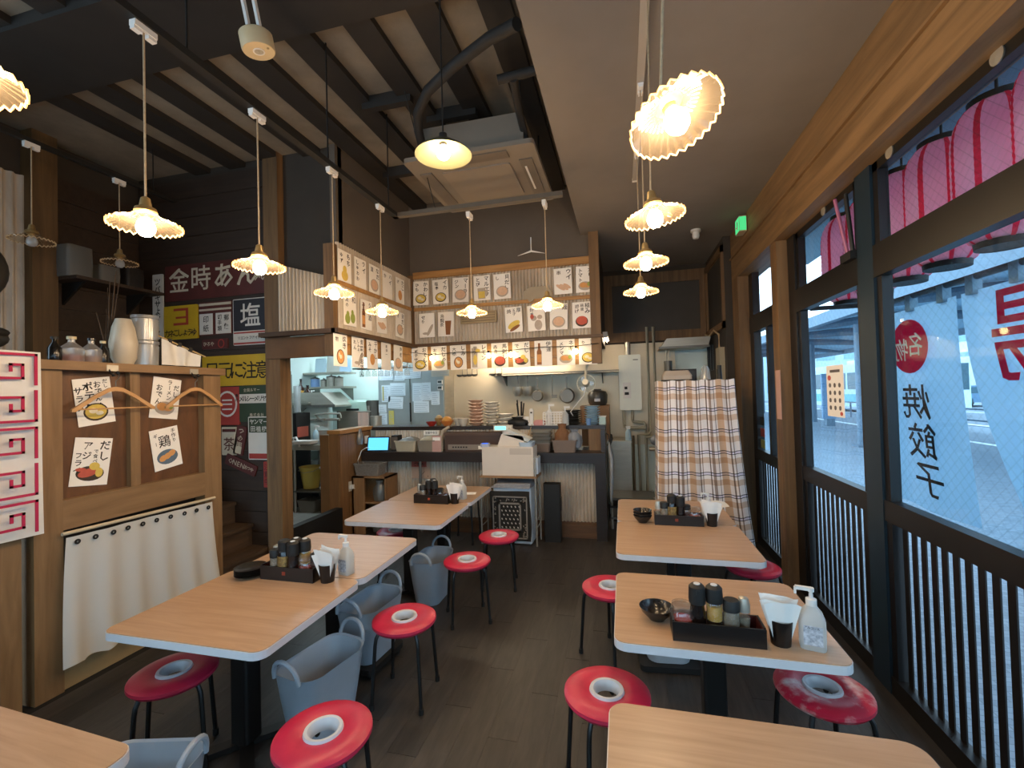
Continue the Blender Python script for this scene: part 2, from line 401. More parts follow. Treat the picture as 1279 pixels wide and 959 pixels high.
# ------------------------------------------------------------------ wall of signs with plank cladding
ws = struct('wall_signs', G().box(-5.0, 3.70, 0, -3.34, 3.76, 4.1), DARKW)
pmesh = mesh('plank', G().box(-4.98, -.016, .003, -3.34, 0, .197), DKWOOD)
for i in range(20): obj('plank', pmesh, None, ws, (0, 3.70, .02 + i * .2))
struct('trim_8', G().box(-3.335, 3.62, 0, -3.17, 3.76, 4.1), POST)
wl = struct('wall_left', G().box(-5.1, .4, 0, -5.0, 3.72, 4.1), DARKW)
pm2 = mesh('plank', G().box(0, 2.9, .003, .016, 3.68, .197), DKWOOD)
for i in range(18): obj('plank', pm2, None, wl, (-5.0, 0, .2 + i * .2))
struct('trim_9', G().box(-5.0, 2.72, 0, -4.86, 2.9, 4.1), mat('aged post wood', '#6d5231', .6, col2='#4d381f', scale=2, stretch=(7, 7, .5)))
def corrugated(w, h, pitch=.040, amp=.015, ztop=None):
    """vertical half-round corrugation in the XZ plane, facing -Y"""
    n = max(2, int(w / pitch * 6)); g = G(); vs = []
    for i in range(n + 1):
        x = w * i / n; y = amp * math.tanh(1.6 * math.cos(2 * PI * x / pitch))
        zt = h if ztop is None else h + (ztop - h) * (1 - x / w)
        vs += [(x, y, 0), (x, y, zt)]
    g.add(vs, [(2 * i, 2 * i + 2, 2 * i + 3, 2 * i + 1) for i in range(n)])
    return g
obj('corrugated_sheet', corrugated(1.3, 2.2, .07, .014), CORR, wl, (-4.97, 1.42, 1.5), rz=PI / 2)

# ------------------------------------------------------------------ partition with menu posters
pa = struct('wall_partition', G().box(-3.42, 1.985, 1.0, -3.36, 3.0, 1.93), PLY)
XF = -3.30
obj('stile', G().box(-3.42, 1.845, 0, XF, 1.985, 1.93), WOODP, pa)
obj('stile', G().box(-3.42, 2.93, 0, XF, 3.085, 1.93), WOODP, pa)
obj('mullion', G().box(-3.40, 2.385, 1.14, XF - .02, 2.45, 1.93), WOODP, pa)
obj('cap', G().box(-3.56, 1.80, 1.93, XF + .03, 3.11, 1.985), WOODH, pa)
obj('rail', G().box(-3.42, 1.985, .96, XF, 2.93, 1.14), WOODH, pa)
obj('backing', G().box(-3.44, 1.985, .0, -3.40, 2.93, .96), BLACKM, pa)
obj('kickboard', G().box(-3.40, 1.985, .0, XF - .02, 2.93, .15), mat('pale kickboard', '#a98f66', .6, var=.2, scale=5), pa)
pb = struct('wall_partition_near', G().box(-3.42, .2, 0, -3.37, 1.79, 1.02), PLY)
obj('stile', G().box(-3.42, 1.70, 0, XF, 1.79, 1.0), WOODP, pb)
obj('stile', G().box(-3.42, 1.28, 0, XF + .0, 1.36, 1.0), WOODP, pb)
obj('rail', G().box(-3.42, .2, 1.0, XF + .01, 1.82, 1.06), WOODH, pb)
obj('post', G().box(-3.42, 1.62, 1.06, XF - .02, 1.80, 2.0), BLACKM, pb)

# ------------------------------------------------------------------ staircase
st = thing('staircase', 'dark wooden stairs rising behind the poster partition', 'stairs', (-3.37, 3.15, 0))
for i in range(7):
    x = -.2 * i; z = .30 + .205 * i
    obj('riser', G().box(x - .02, 0, z - .205 if i else 0, x, .52, z - .03), STAIRW, st)
    obj('tread', G().box(x - .215, -.02, z - .03, x + .02, .52, z), STAIRW, st)

# ------------------------------------------------------------------ canopy over the kitchen, L-shaped
cn = thing('kitchen_canopy', 'corrugated tin canopy with wooden posts above the serving counter', 'canopy', (0, 0, 2.0))
obj('corrugated_sheet', corrugated(.56, .50, ztop=.66), CORR, cn, (-3.17, 3.61, .34))
obj('corrugated_sheet', corrugated(1.5, .82), CORR, cn, (-2.535, 3.62, .34), rz=PI / 2)
obj('corrugated_sheet', corrugated(2.22, .85), CORR, cn, (-2.52, 5.15, .34))
obj('post', G().box(-2.63, 3.56, .1, -2.535, 3.66, 1.13), POST, cn)
obj('post', G().box(-.33, 5.08, .02, -.22, 5.2, 1.5), POST, cn)
obj('post', G().box(-2.58, 5.08, .3, -2.50, 5.2, 1.2), POST, cn)
TR = mat('canopy trim wood', '#5a412a', .6, col2='#3f2c1b', scale=3, stretch=(.6, .6, 6))
obj('ledge', G().box(-3.3, 3.5, .30, -2.48, 3.58, .34).box(-2.52, 3.5, .30, -2.45, 5.1, .34).box(-2.5, 5.06, .31, -.2, 5.14, .345), TR, cn)
PINE = mat('pine boards', '#b98a52', .55, col2='#946a3a', scale=3, stretch=(.5, 6, 6))
for i in range(3):
    obj('fascia_board', G().box(-2.5, 5.12, .02 + .1 * i, -.28, 5.15, .115 + .1 * i), PINE, cn)
    if i: obj('fascia_board', G().box(-2.56, 3.6, .02 + .1 * i, -2.53, 5.1, .115 + .1 * i), PINE, cn)
    if i: obj('fascia_board', G().box(-3.3, 3.6, .0 + .1 * i, -2.53, 3.63, .1 + .1 * i), mat('canopy fascia', '#6a4c2f', .6, var=.3, scale=4), cn)
obj('battens', G().box(-2.5, 5.11, 1.16, -.3, 5.15, 1.24).box(-2.5, 5.12, .76, -.3, 5.14, .80).box(-2.53, 3.62, .76, -2.51, 5.1, .8), PINE, cn)
# string of small bulbs in front of the lower posters
sl = thing('string_lights', 'string of small round bulbs across the lowest poster row', 'string lights', (-2.5, 5.05, 2.2))
obj('cord', G().tube([(-.05, 0, .05), (.26, 0, .0), (.6, 0, .02), (.98, 0, 0), (1.25, 0, .01), (1.6, 0, .03), (2.0, 0, .02), (2.25, 0, .04)], .004, 6), BLACKM, sl)
SB = emission('small bulb glow', '#ffdf9f', 14)
for x in (.26, .98, 1.25, 2.0):
    b = obj('bulb', G().sphere((0, 0, 0), .026, 12, 8, (1, 1, 1.25)), SB, sl, (x, -.01, -.04), smooth=True)
    obj('socket', G().cyl((0, 0, .03), (0, 0, .055), .012), BLACKM, b)
# old air-conditioner grille on the canopy
g = G().box(0, 0, 0, .45, .03, .14)
t = thing('wall_grille', 'flat beige vent grille on the canopy below the upper posters', 'grille', (-1.88, 5.10, 2.56)); obj('body', g, mat('beige vent', '#a3906f', .6, var=.15), t)
for i in range(4): obj('slat', G().box(.02, -.008, .02 + .03 * i, .43, 0, .035 + .03 * i), mat('vent slat', '#86755a', .6, var=.1), t)
g = G().box(0, 0, 0, .4, .03, .07).lathe([(.03, 0), (.03, .02)], 14, (.12, 0, -.0))
obj('model_car_sign', G().prism([(0, 0), (.34, 0), (.34, .07), (.28, .14), (.08, .14), (0, .09)], -.015, 0, 'y').prism(ell(.09, 0, .035, .035, 14), -.02, 0, 'y').prism(ell(.25, 0, .035, .035, 14), -.02, 0, 'y'),
    mat('faded car print', '#a2957f', .7, var=.2), None, (-1.10, 5.12, 2.80), label='faded van-shaped board on the canopy between upper poster groups', cat='sign')

# ------------------------------------------------------------------ menu posters
CO = dict(dark='#43362c', yel='#dcbf5c', org='#d69a5c', red='#c05a48', grn='#94a24d', gry='#b7aa9c', crm='#eadfc4', brn='#8c5a35', blu='#5c6f80', pch='#dcb596')
def pc(k): return mat('print ' + k, CO[k], .8, var=.15, scale=30)
def picture(kind):
    """list of (name, colour, polygons)"""
    if kind == 'bowl': return [('bowl_drawing', 'dark', [ell(0, -.07, .072, .058)]), ('soup_drawing', 'yel', [ell(0, -.068, .062, .048)]), ('food_drawing', 'crm', [ell(-.015, -.06, .025, .018), ell(.02, -.08, .022, .014)])]
    if kind == 'plate': return [('bowl_drawing', 'gry', [ell(0, -.075, .075, .05)]), ('food_drawing', 'org', [ell(-.02, -.065, .04, .03), ell(.025, -.07, .035, .026)]), ('garnish_drawing', 'grn', [ell(.045, -.055, .02, .025)])]
    if kind == 'red': return [('bowl_drawing', 'dark', [ell(0, -.07, .07, .06)]), ('food_drawing', 'red', [ell(0, -.06, .06, .05), ell(.03, -.08, .03, .02)])]
    if kind == 'pear': return [('fruit_drawing', 'yel', [ell(.0, -.085, .05, .05), ell(.0, -.03, .03, .04)])]
    if kind == 'pears': return [('fruit_drawing', 'grn', [ell(-.04, -.085, .04, .05), ell(.045, -.07, .038, .05), ell(-.035, -.04, .022, .03), ell(.04, -.02, .02, .03)])]
    if kind == 'mug': return [('mug_drawing', 'gry', [[(-.05, -.13), (.04, -.13), (.045, .0), (-.055, .0)], ell(.055, -.06, .02, .035)]), ('beer_drawing', 'yel', [[(-.042, -.12), (.032, -.12), (.036, -.04), (-.046, -.04)]])]
    if kind == 'bottle': return [('bottle_drawing', 'brn', [[(-.075, -.13), (-.02, -.13), (-.02, .02), (-.035, .06), (-.035, .12), (-.06, .12), (-.06, .06), (-.075, .02)]]), ('label_drawing', 'org', [[(-.072, -.1), (-.023, -.1), (-.023, -.01), (-.072, -.01)]])]
    if kind == 'glass': return [('glass_drawing', 'brn', [[(.0, -.13), (.055, -.13), (.07, .04), (-.01, .04)]])]
    if kind == 'leaf': return [('leaf_drawing', 'gry', [ell(.04, -.06, .02, .08, 16, -.5), ell(-.02, -.1, .04, .015)])]
    if kind == 'cats': return [('figure_drawing', 'gry', [ell(.02, -.08, .045, .06), ell(-.03, -.0, .035, .03), ell(.04, .01, .03, .025)]), ('cup_drawing', 'red', [ell(-.05, .02, .022, .028)])]
    if kind == 'omelet': return [('food_drawing', 'yel', [ell(.0, -.06, .08, .038, 16, .5)]), ('shade_drawing', 'brn', [ell(.01, -.1, .07, .02, 16, .5)])]
    if kind == 'oval': return [('bowl_drawing', 'dark', [ell(0, -.06, .058, .068)]), ('food_drawing', 'org', [ell(0, -.06, .05, .06)]), ('mark_drawing', 'crm', [ell(0, -.06, .02, .02), ell(-.02, -.04, .01, .02)])]
    if kind == 'egg': return [('food_drawing', 'org', [ell(.0, -.05, .045, .058)])]
    if kind == 'sausage': return [('food_drawing', 'pch', [ell(-.03, -.07, .06, .02, 14, -.6), ell(.01, -.07, .06, .02, 14, -.6), ell(.045, -.06, .05, .018, 14, -.6)])]
    if kind == 'noodle': return [('bowl_drawing', 'gry', [ell(0, -.06, .075, .065)]), ('food_drawing', 'pch', [ell(0, -.055, .06, .05)])]
    if kind == 'lemon': return [('glass_drawing', 'gry', [[(-.085, -.13), (-.02, -.13), (-.015, .1), (-.09, .1)]]), ('fruit_drawing', 'yel', [ell(-.01, .07, .03, .022), ell(-.045, -.04, .025, .06)])]
    if kind == 'fish': return [('plate_drawing', 'dark', [ell(0, -.075, .08, .048)]), ('food_drawing', 'red', [ell(-.01, -.07, .06, .026, 14, .3), ell(-.055, -.05, .03, .012)]), ('garnish_drawing', 'yel', [ell(.02, -.03, .03, .025), ell(.05, -.07, .022, .03)])]
    if kind == 'gyoza': return [('plate_drawing', 'blu', [ell(0, -.065, .08, .055)]), ('food_drawing', 'org', [ell(-.035, -.07, .03, .022, 14, .4), ell(.0, -.06, .03, .022, 14, .4), ell(.035, -.045, .03, .022, 14, .4)])]
    if kind == 'text': return []
    return []
def poster(loc, rz, cols, pic, label, tilt=0, w=.205, h=.297, group=None):
    t = thing('menu_poster', label, 'poster', loc, 0, group, rot=(0, 0, rz))
    pw = tilt
    def R(x, z): return (x * math.cos(pw) - z * math.sin(pw), x * math.sin(pw) + z * math.cos(pw))
    poly = [R(*p) for p in ((-w / 2, -h / 2), (w / 2, -h / 2), (w / 2, h / 2), (-w / 2, h / 2))]
    obj('paper', G().prism(poly, -.002, 0, 'y'), PAPER, t)
    g = G()
    for (s, x, zt, size) in cols: vtext(g, s, x, zt, size, 0, 1.02, .08)
    if g.v:
        g.v = [(R(x, z)[0], -.003, R(x, z)[1]) for x, y, z in g.v]; obj('lettering', g, INK, t)
    for i, (nm, c, polys) in enumerate(picture(pic)):
        g = G()
        for j, pl in enumerate(polys): g.prism([R(*p) for p in pl], -.0030 - .0006 * i - .0001 * j, -.0018, 'y')
        obj(nm, g, pc(c), t)
    return t
Lp = PI / 2
def c3(a, b='', c=''):
    out = [(a, .062, .138, .062)]
    if b: out.append((b, .008, .13, .042))
    if c: out.append((c, -.05, .125, .052))
    return out
YT = [3.71, 3.97, 4.23, 4.50, 4.79]; YM = [3.78, 4.06, 4.36, 4.77]; YL = [3.62, 3.90, 4.16, 4.44, 4.71]
GT = 'hand-lettered menu posters'
X1 = -2.512
for y, (cols, pic, lab) in zip(YT, ((c3('もち', '', 'ゆず'), 'pear', 'menu poster with yellow pears, first in the top row beside the canopy post'),
        (c3('ライチ', '', 'しゅわわ'), 'text', 'text-only menu poster, second in the top row beside the canopy post'),
        (c3('なだ', '', '漬'), 'noodle', 'menu poster with a pale bowl, third in the left canopy top row'),
        (c3('ハイ', '', 'か'), 'text', 'sparse two-letter menu poster, fourth in the left canopy top row'),
        (c3('たこ', '', 'げ'), 'egg', 'menu poster at the inner corner end of the left canopy top row'))):
    poster((X1, y, 2.945), Lp, cols, pic, lab, random.uniform(-.03, .03), group=GT)
for y, (cols, pic, lab) in zip(YM, ((c3('和', '', '梨の'), 'pears', 'menu poster with two green pears on the left canopy'),
        (c3('うめ酒', '', 'みその酒'), 'bottle', 'menu poster with a brown bottle on the left canopy middle row'),
        (c3('', '', '海'), 'sausage', 'menu poster with a peach-coloured drawing, third in the left canopy middle row'),
        (c3('貝だし', '', 'き'), 'noodle', 'menu poster with a grey bowl at the inner end of the left middle row'))):
    poster((X1, y, 2.545), Lp, cols, pic, lab, random.uniform(-.05, .05), group=GT)
for y, (cols, pic, lab) in zip(YL, ((c3('炊き', '', '物'), 'oval', 'menu poster with an orange framed bowl hanging at the canopy corner'),
        (c3('青菜のおでん', 'しみそ', 'れん'), 'leaf', 'menu poster dense with small text, second in the left lowest row'),
        (c3('干かし', '', 'みそ'), 'egg', 'menu poster with an orange oval, third in the left lowest row'),
        (c3('', '乾坤一', ''), 'text', 'menu poster with three large characters in the left lowest row'),
        (c3('海老', '', ''), 'noodle', 'menu poster with a big oval sketch ending the left lowest row'))):
    poster((X1, y, 2.15), Lp, cols, pic, lab, random.uniform(-.04, .04), group=GT)
def back(xs, z, rows):
    for x, (cols, pic, lab) in zip(xs, rows): poster((x, 5.10, z), 0, cols, pic, lab, random.uniform(-.03, .03), group=GT)
back((-2.39, -2.13, -1.87, -1.60, -1.35, -.63, -.38), 2.975, (
    (c3('かわし', '', 'ひも'), 'bowl', 'menu poster with a small round bowl, first in the back top row'),
    (c3('イカ', '', '塩辛'), 'bowl', 'squid menu poster, second in the back top row'),
    (c3('マーラ', '', 'ジン'), 'noodle', 'menu poster with a big grey bowl, third in the back top row'),
    (c3('マルエフ', '', 'とび'), 'mug', 'menu poster with a yellow beer mug'),
    (c3('貝だし', '', 'し'), 'noodle', 'shell soup menu poster left of the van-shaped board'),
    (c3('ウイ', '', '串'), 'sausage', 'menu poster with peach sausages right of the van-shaped board'),
    (c3('ガリ', '', 'トマト'), 'plate', 'menu poster at the right end of the back top row')))
back((-2.32, -2.07, -1.22, -.95, -.69, -.43), 2.572, (
    (c3('', '', 'せり'), 'leaf', 'menu poster with a grey leafy stalk, left end of the back middle row'),
    (c3('', '', '烏龍茶'), 'glass', 'menu poster with a glass of brown tea'),
    (c3('厚', '玉子', '焼'), 'omelet', 'menu poster with a yellow rolled omelette'),
    (c3('', '', '好き'), 'cats', 'menu poster with two grey figures and a red cup'),
    (c3('麺', '', ''), 'noodle', 'menu poster with a pink noodle bowl beside the right pendant lamp'),
    (c3('極み', '鶏唐', '揚げ'), 'red', 'menu poster with a red fried dish, right end of the back middle row')))
back((-2.42, -2.17, -1.92, -1.66, -1.40, -1.14, -.88, -.62, -.37), 2.16, (
    (c3('おでんの', '', 'ポテサラ'), 'bowl', 'menu poster with a dark-rimmed yellow bowl, left end of the bulb row'),
    (c3('だしの', '', 'おでん'), 'plate', 'menu poster with a mixed stew plate, second in the bulb row'),
    (c3('しみ', '', '大根'), 'oval', 'radish menu poster with an orange dish, third in the bulb row'),
    (c3('レモン', '', 'サワー'), 'lemon', 'lemon sour menu poster with a yellow glass in the bulb row'),
    (c3('馬刺し', '', '赤身'), 'red', 'menu poster with a small red meat drawing in the bulb row'),
    (c3('だし', '', 'でこい'), 'fish', 'menu poster with a brown fried dish, sixth in the bulb row'),
    (c3('伊達', '', ''), 'bottle', 'menu poster with an orange-labelled bottle in the bulb row'),
    (c3('ネギ', '', 'メンマ'), 'plate', 'leek menu poster with a green garnish in the bulb row'),
    (c3('鶏', '', 'り'), 'bowl', 'chicken bowl menu poster at the right end of the bulb row')))
PX = XF - .055
for (y, z, tl, cols, pic, lab) in (
    (2.19, 1.735, .12, [('だし', .075, .14, .03), ('おでんの', .03, .13, .045), ('ポテト', -.025, .13, .06), ('サラダ', -.08, .1, .05)], 'bowl', 'menu poster with a yellow bowl behind the left wooden hanger'),
    (2.17, 1.345, -.13, [('だし', .07, .14, .07), ('で食べる', .02, .08, .03), ('アジ', -.03, .13, .06), ('フライ', -.075, .06, .045)], 'fish', 'menu poster with red fried fish below the left wooden hanger'),
    (2.66, 1.745, -.13, [('だし', .07, .11, .05), ('ラーメン', .02, .14, .038), ('おでん', -.055, .1, .05)], 'plate', 'menu poster with a stew bowl behind the right wooden hanger'),
    (2.66, 1.37, .14, [('手作り', .07, .14, .036), ('鶏', .0, .1, .09), ('ギョーザ', -.07, .12, .03)], 'gyoza', 'menu poster with dumplings on a blue plate below the right hanger')):
    poster((PX, y, z), Lp, cols, pic, lab, tl, .215, .305, GT)

# ------------------------------------------------------------------ old enamel signs on the plank wall (facing the room)
def enamel(name): return {'w': mat('sign white', '#d8d2c8', .4, var=.08), 'y': mat('sign yellow', '#c9a421', .45, var=.12, scale=8), 'b': mat('sign navy', '#26262e', .4, var=.1),
                          'm': mat('sign maroon', '#5c2520', .5, col2='#4a201b', scale=5), 'g': mat('sign green', '#2e3f27', .5, var=.15), 'r': mat('sign red', '#a3352a', .5, var=.12), 'k': INK,
                          'c': mat('sign cream', '#c9bda6', .5, var=.1), 'p': mat('sign skin', '#d59a78', .6, var=.05)}[name]
SY = 3.684
def sign(label, x0, z0, x1, z1, base, items, depth=.012, tilt=0, dy=0):
    cx, cz = (x0 + x1) / 2, (z0 + z1) / 2
    t = thing('wall_sign', label, 'sign', (cx, SY - dy, cz), group='vintage signs on the plank wall', rot=(0, tilt, 0))
    W, H = (x1 - x0) / 2, (z1 - z0) / 2
    obj('plate', G().prism(rrect(2 * W, 2 * H, min(.012, W * .2), 3), -depth, 0, 'y'), enamel(base), t)
    for i, (kind, c, *a) in enumerate(items):
        g = G(); y = -depth - .0015 - .0008 * i
        if kind == 'rect': g.prism([(a[0], a[1]), (a[2], a[1]), (a[2], a[3]), (a[0], a[3])], y, -depth + .0005, 'y')
        elif kind == 'ell': g.prism(ell(*a), y, -depth + .0005, 'y')
        elif kind == 'h': htext(g, a[0], a[1], a[2], a[3], y, a[4] if len(a) > 4 else 1, a[5] if len(a) > 5 else 1)
        elif kind == 'v': vtext(g, a[0], a[1], a[2], a[3], y, a[4] if len(a) > 4 else 1.02)
        obj({'rect': 'panel', 'ell': 'emblem'}.get(kind, 'lettering'), g, enamel(c), t)
    return t
sign('maroon signboard with four big cream characters across the top', -4.62, 2.76, -3.33, 3.13, 'm', [('h', 'c', '金時あん', -.60, .03, .27, 1.05), ('v', 'c', '丸', .54, .06, .12)])
sign('tall narrow white sign with a column of characters, far left', -4.79, 2.38, -4.65, 3.06, 'w', [('v', 'k', 'ツバキサよソース', 0, .30, .085, .92)])
sign('yellow square sign with a red mark and black lettering', -4.64, 2.36, -4.20, 2.71, 'y', [('rect', 'r', -.09, .12, .10, .145), ('rect', 'r', .07, -.03, .10, .145), ('rect', 'r', -.06, .04, .07, .06), ('rect', 'r', -.09, -.03, .10, -.005), ('h', 'k', 'カネこしょうゆ', -.205, -.11, .082, .72)])
sign('maroon and white stamp-sale sign with two white boxes', -4.18, 2.38, -3.78, 2.72, 'm', [('rect', 'c', -.2, .13, .2, .155), ('rect', 'c', -.2, .08, .2, .10), ('rect', 'w', -.195, -.16, -.03, .05), ('rect', 'w', .01, -.16, .195, .05), ('v', 'k', '印紙', -.112, .03, .075, 1.2), ('v', 'k', '切手類', .06, .035, .055, 1.05), ('v', 'k', '郵便', .145, .03, .065, 1.3)])
sign('navy and white salt sign beside the wooden post', -3.76, 2.26, -3.335, 2.72, 'w', [('rect', 'b', -.205, -.09, .205, .222), ('h', 'w', '塩', -.13, .07, .25), ('rect', 'r', -.205, -.115, .205, -.1), ('rect', 'r', -.205, -.222, .205, -.205), ('h', 'k', 'オリエントファイナンス', -.19, -.16, .036, .95), ], dy=.0)
sign('small dark red round-emblem sign under the stamp-sale sign', -4.15, 2.24, -3.83, 2.34, 'm', [('ell', 'r', .08, 0, .04, .045), ('ell', 'm', .08, 0, .028, .034), ('h', 'c', 'ひろや', -.14, 0, .05, .9)])
sign('wide yellow caution sign with black brush lettering', -4.15, 1.86, -3.335, 2.165, 'y', [('h', 'k', '足元に注意', -.36, 0, .185, .82)])
sign('red sign with a white ring emblem half behind the partition', -3.95, 1.47, -3.70, 1.85, 'r', [('ell', 'w', -.02, .02, .12, .13), ('ell', 'r', -.02, .02, .1, .11), ('rect', 'w', -.08, .05, .04, .065), ('rect', 'w', -.08, .01, .04, .025), ('rect', 'w', -.08, -.04, .04, -.025), ('v', 'k', '商井', .10, .12, .04)])
sign('green sign with a white band of slanted lettering', -3.70, 1.50, -3.335, 1.855, 'g', [('rect', 'w', -.18, .005, .182, .095), ('h', 'k', 'メルシーメリヤス', -.178, .05, .062, .72), ('h', 'c', '全国ルマーク', -.13, .135, .036, 1.1), ('h', 'c', '株式会社', -.06, -.11, .036, 1.2)])
sign('green and white farm-machine sign with a red bottom strip', -3.585, 1.13, -3.335, 1.55, 'w', [('rect', 'g', -.115, .055, .115, .20), ('h', 'w', 'ヤンマー', -.105, .16, .055, .95), ('h', 'w', '田植機', -.10, .09, .06, 1.1), ('rect', 'r', -.115, -.2, .115, -.15)], dy=.013)
sign('grey shop-curtain tea sign low behind the partition edge', -3.92, 1.17, -3.74, 1.45, 'c', [('h', 'm', '茶', -.07, -.03, .14), ('rect', 'm', -.08, .09, .08, .12)])
sign('slanted brown tea-garden sign with a white stamp', -3.76, 1.17, -3.64, 1.46, 'm', [('v', 'c', 'つの園', 0, .13, .07), ('rect', 'c', -.035, -.13, .035, -.06)], tilt=.22)
sign('dark red slanted banner sign with latin letters', -3.88, 1.02, -3.50, 1.13, 'm', [('h', 'c', 'ONEN', -.15, 0, .07, .7), ('h', 'c', 'おつや', .05, 0, .045, .8)], tilt=.35, dy=.004)
sign('thin vertical red sign below the farm-machine sign', -3.425, .86, -3.345, 1.11, 'r', [('v', 'm', '注意中', 0, .11, .07)])

# ------------------------------------------------------------------ things on and around the partition
def hanger(y0, y1, label):
    yc = (y0 + y1) / 2
    t = thing('coat_hanger', label, 'hanger', (XF + .03, yc, 1.70)); W = (y1 - y0) / 2
    HW = mat('hanger wood', '#c79a68', .45, col2='#b58551', scale=4, stretch=(5, 1, 5))
    pts = [(-W, -.014), (-W, -.03), (-W + .02, -.03), (-.12, .05), (-.04, .095), (0, .1), (.04, .095), (.12, .05), (W - .02, -.03), (W, -.03), (W, -.014), (.12, .075), (.04, .12), (0, .127), (-.04, .12), (-.12, .075)]
    obj('shoulder', G().prism(pts, -.008, .008, 'x'), HW, t)
    obj('trouser_bar', G().cyl((0, -W + .02, -.015), (0, W - .02, -.015), .005), HW, t)
    obj('hook', G().tube([(0, 0, .13), (0, 0, .165), (0, .02, .185), (0, .022, .21), (0, .0, .225), (0, -.018, .215)], .003, 6), STEELD, t)
    return t
hanger(2.01, 2.51, 'bare wooden coat hanger over the potato salad poster')
hanger(2.59, 3.07, 'bare wooden coat hanger over the stew poster')
for y, lab in ((2.24, 'metal hook screwed under the cap above the left hanger'), (2.82, 'metal hook screwed under the cap above the right hanger')):
    t = thing('coat_hook', lab, 'hook', (XF + .03, y, 1.93))
    obj('plate', G().box(-.004, -.035, 0, .004, .035, .04), STEEL, t)
    obj('arm', G().tube([(0, -.02, .01), (.02, -.02, -.02), (.02, -.0, -.03), (.0, 0, -.03)], .005, 6), BLACKM, t)
    obj('knob', G().sphere((.02, .02, -.01), .012, 10, 6), BLACKM, t, smooth=True)
# cafe curtain covering the low opening
cu = thing('cafe_curtain', 'white eyelet half curtain on a rod below the posters', 'curtain', (XF + .03, 2.0, .0))
def cfn(u, v):
    y = -.02 + .98 * u; z = .93 - .02 * u - .75 * v + (.012 * abs(math.sin(u * 30)) if v > .99 else 0)
    a = (.010 + .014 * v); return (.0 + a * math.sin(u * 34) * (.4 + .6 * v) + .05 * v * v + .01 * math.sin(u * 9), y - .05 * v * (1 - u) + .03 * v * u, z - .012)
obj('cloth', G().grid(cfn, 96, 14), thin_cloth('curtain cotton', '#dcd9d2', .25), cu, smooth=True)
obj('rod', G().cyl((0, -.04, .945), (0, .99, .925), .011, n=10), mat('cream rod', '#cbb89a', .4, var=.1), cu, smooth=True)
for i in range(10):
    u = .05 + i * .1; p = cfn(u, .045)
    e = obj('eyelet', G().lathe([(.016, 0), (.016, .004), (.006, .004), (.006, 0)], 12, close=True), BLACKM, cu, (p[0] + .008, p[1], p[2]), rot=(0, PI / 2, 0))
# banner with red meander pattern at the left edge
bn = thing('meander_banner', 'white cloth banner with red square-spiral pattern at the left edge', 'banner', (XF + .05, 1.34, 1.0))
def bfn(u, v): return (.012 * math.sin(u * 5 + v * 2) + .015 * v, -.5 + u * 1.0 + .03 * (1 - v) * u, .0 + 1.04 * v - .02 * u)
obj('cloth', G().grid(bfn, 24, 14), WHITEC, bn, smooth=True)
g = G()
def meander(g, y, z, s, flip):
    w = .16 * s; pts = [(-.5, -.5), (-.5, .5), (.5, .5), (.5, -.3), (-.15, -.3), (-.15, .15), (.15, .15), (.15, -.05)] if not flip else [(-.5, .5), (-.5, -.5), (.5, -.5), (.5, .3), (-.15, .3), (-.15, -.15), (.15, -.15), (.15, .05)]
    for (a, b), (c, d) in zip(pts, pts[1:]):
        y0, y1 = sorted((y - a * s, y - c * s)); z0, z1 = sorted((z + b * s, z + d * s)); h = .042 * s
        g.box(.03, y0 - h, z0 - h, .036, y1 + h, z1 + h)
for i in range(5):
    for j in range(5): meander(g, .39 - .21 * j, .10 + .205 * i, .165, (i + j) % 2 == 1)
obj('red_pattern', g, mat('banner red', '#b5204a', .8, var=.1), bn)
# black round things above the banner
t = thing('round_speaker', 'black rounded speaker hanging at the left edge', 'speaker', (-3.36, 1.55, 2.46))
obj('body', G().sphere((0, .05, 0), .165, 20, 14, (.8, 1, 1.1)), BLACKM, t, smooth=True)
obj('bracket', G().cyl((0, .05, .16), (-.0, .05, 1.58), .012), BLACKM, t)
t = thing('black_pouch', 'black soft pouch resting on the banner top', 'pouch', (-3.33, 1.62, 2.03))
obj('bag', G().sphere((0, .0, .06), .09, 14, 10, (1, 1.5, .75)), BLACKM, t, smooth=True)
obj('flap', G().sphere((.03, .02, .09), .07, 12, 8, (1, 1.5, .5)), BLACKM, t, smooth=True)
# bottles, vase, cups on the partition cap
CZ = 1.985; CX = -3.44
PETG = glass('clear plastic', '#e8e8e6', .12, .25, .2)
DG = mat('dark glass', '#15120f', .2, var=.2)
def bottle(name, label, loc, r, h, m, cap, capm, fill=None, group=None, nr=.35):
    t = thing(name, label, 'bottle', loc, group=group)
    obj('body', G().lathe([(r * .9, 0), (r, .01), (r, h * .55), (r * nr, h * .78), (r * nr, h * .92)], 16), m, t, smooth=True)
    obj('cap', G().lathe([(r * nr + .006, h * .9), (r * nr + .006, h)], 14), capm, t, smooth=True)
    if fill: obj('contents', G().lathe([(r * .86, .006), (r * .86, h * .3)], 14), fill, t, smooth=True)
    return t
AMB = mat('amber liquid', '#8a4a22', .3, var=.2)
REDL = mat('red label', '#8e2f22', .5, var=.2)
CREAMC = mat('cream cap', '#cfc19a', .5, var=.05)
GB = 'bottles on the partition cap'
bottle('sauce_bottle', 'dark bottle at the left end of the partition cap', (CX, 2.03, CZ), .035, .16, DG, .02, BLACKM, group=GB)
bottle('liquor_jug', 'clear round jug with cream cap on the partition cap', (CX, 2.12, CZ), .062, .17, PETG, .02, CREAMC, REDL, GB, .3)
bottle('liquor_jug', 'clear jug with amber contents on the partition cap', (CX, 2.23, CZ), .055, .17, PETG, .02, DG, AMB, GB, .3)
bottle('sauce_bottle', 'dark bottle with gold cap beside the amber jug', (CX, 2.30, CZ), .028, .16, DG, .02, CREAMC, group=GB)
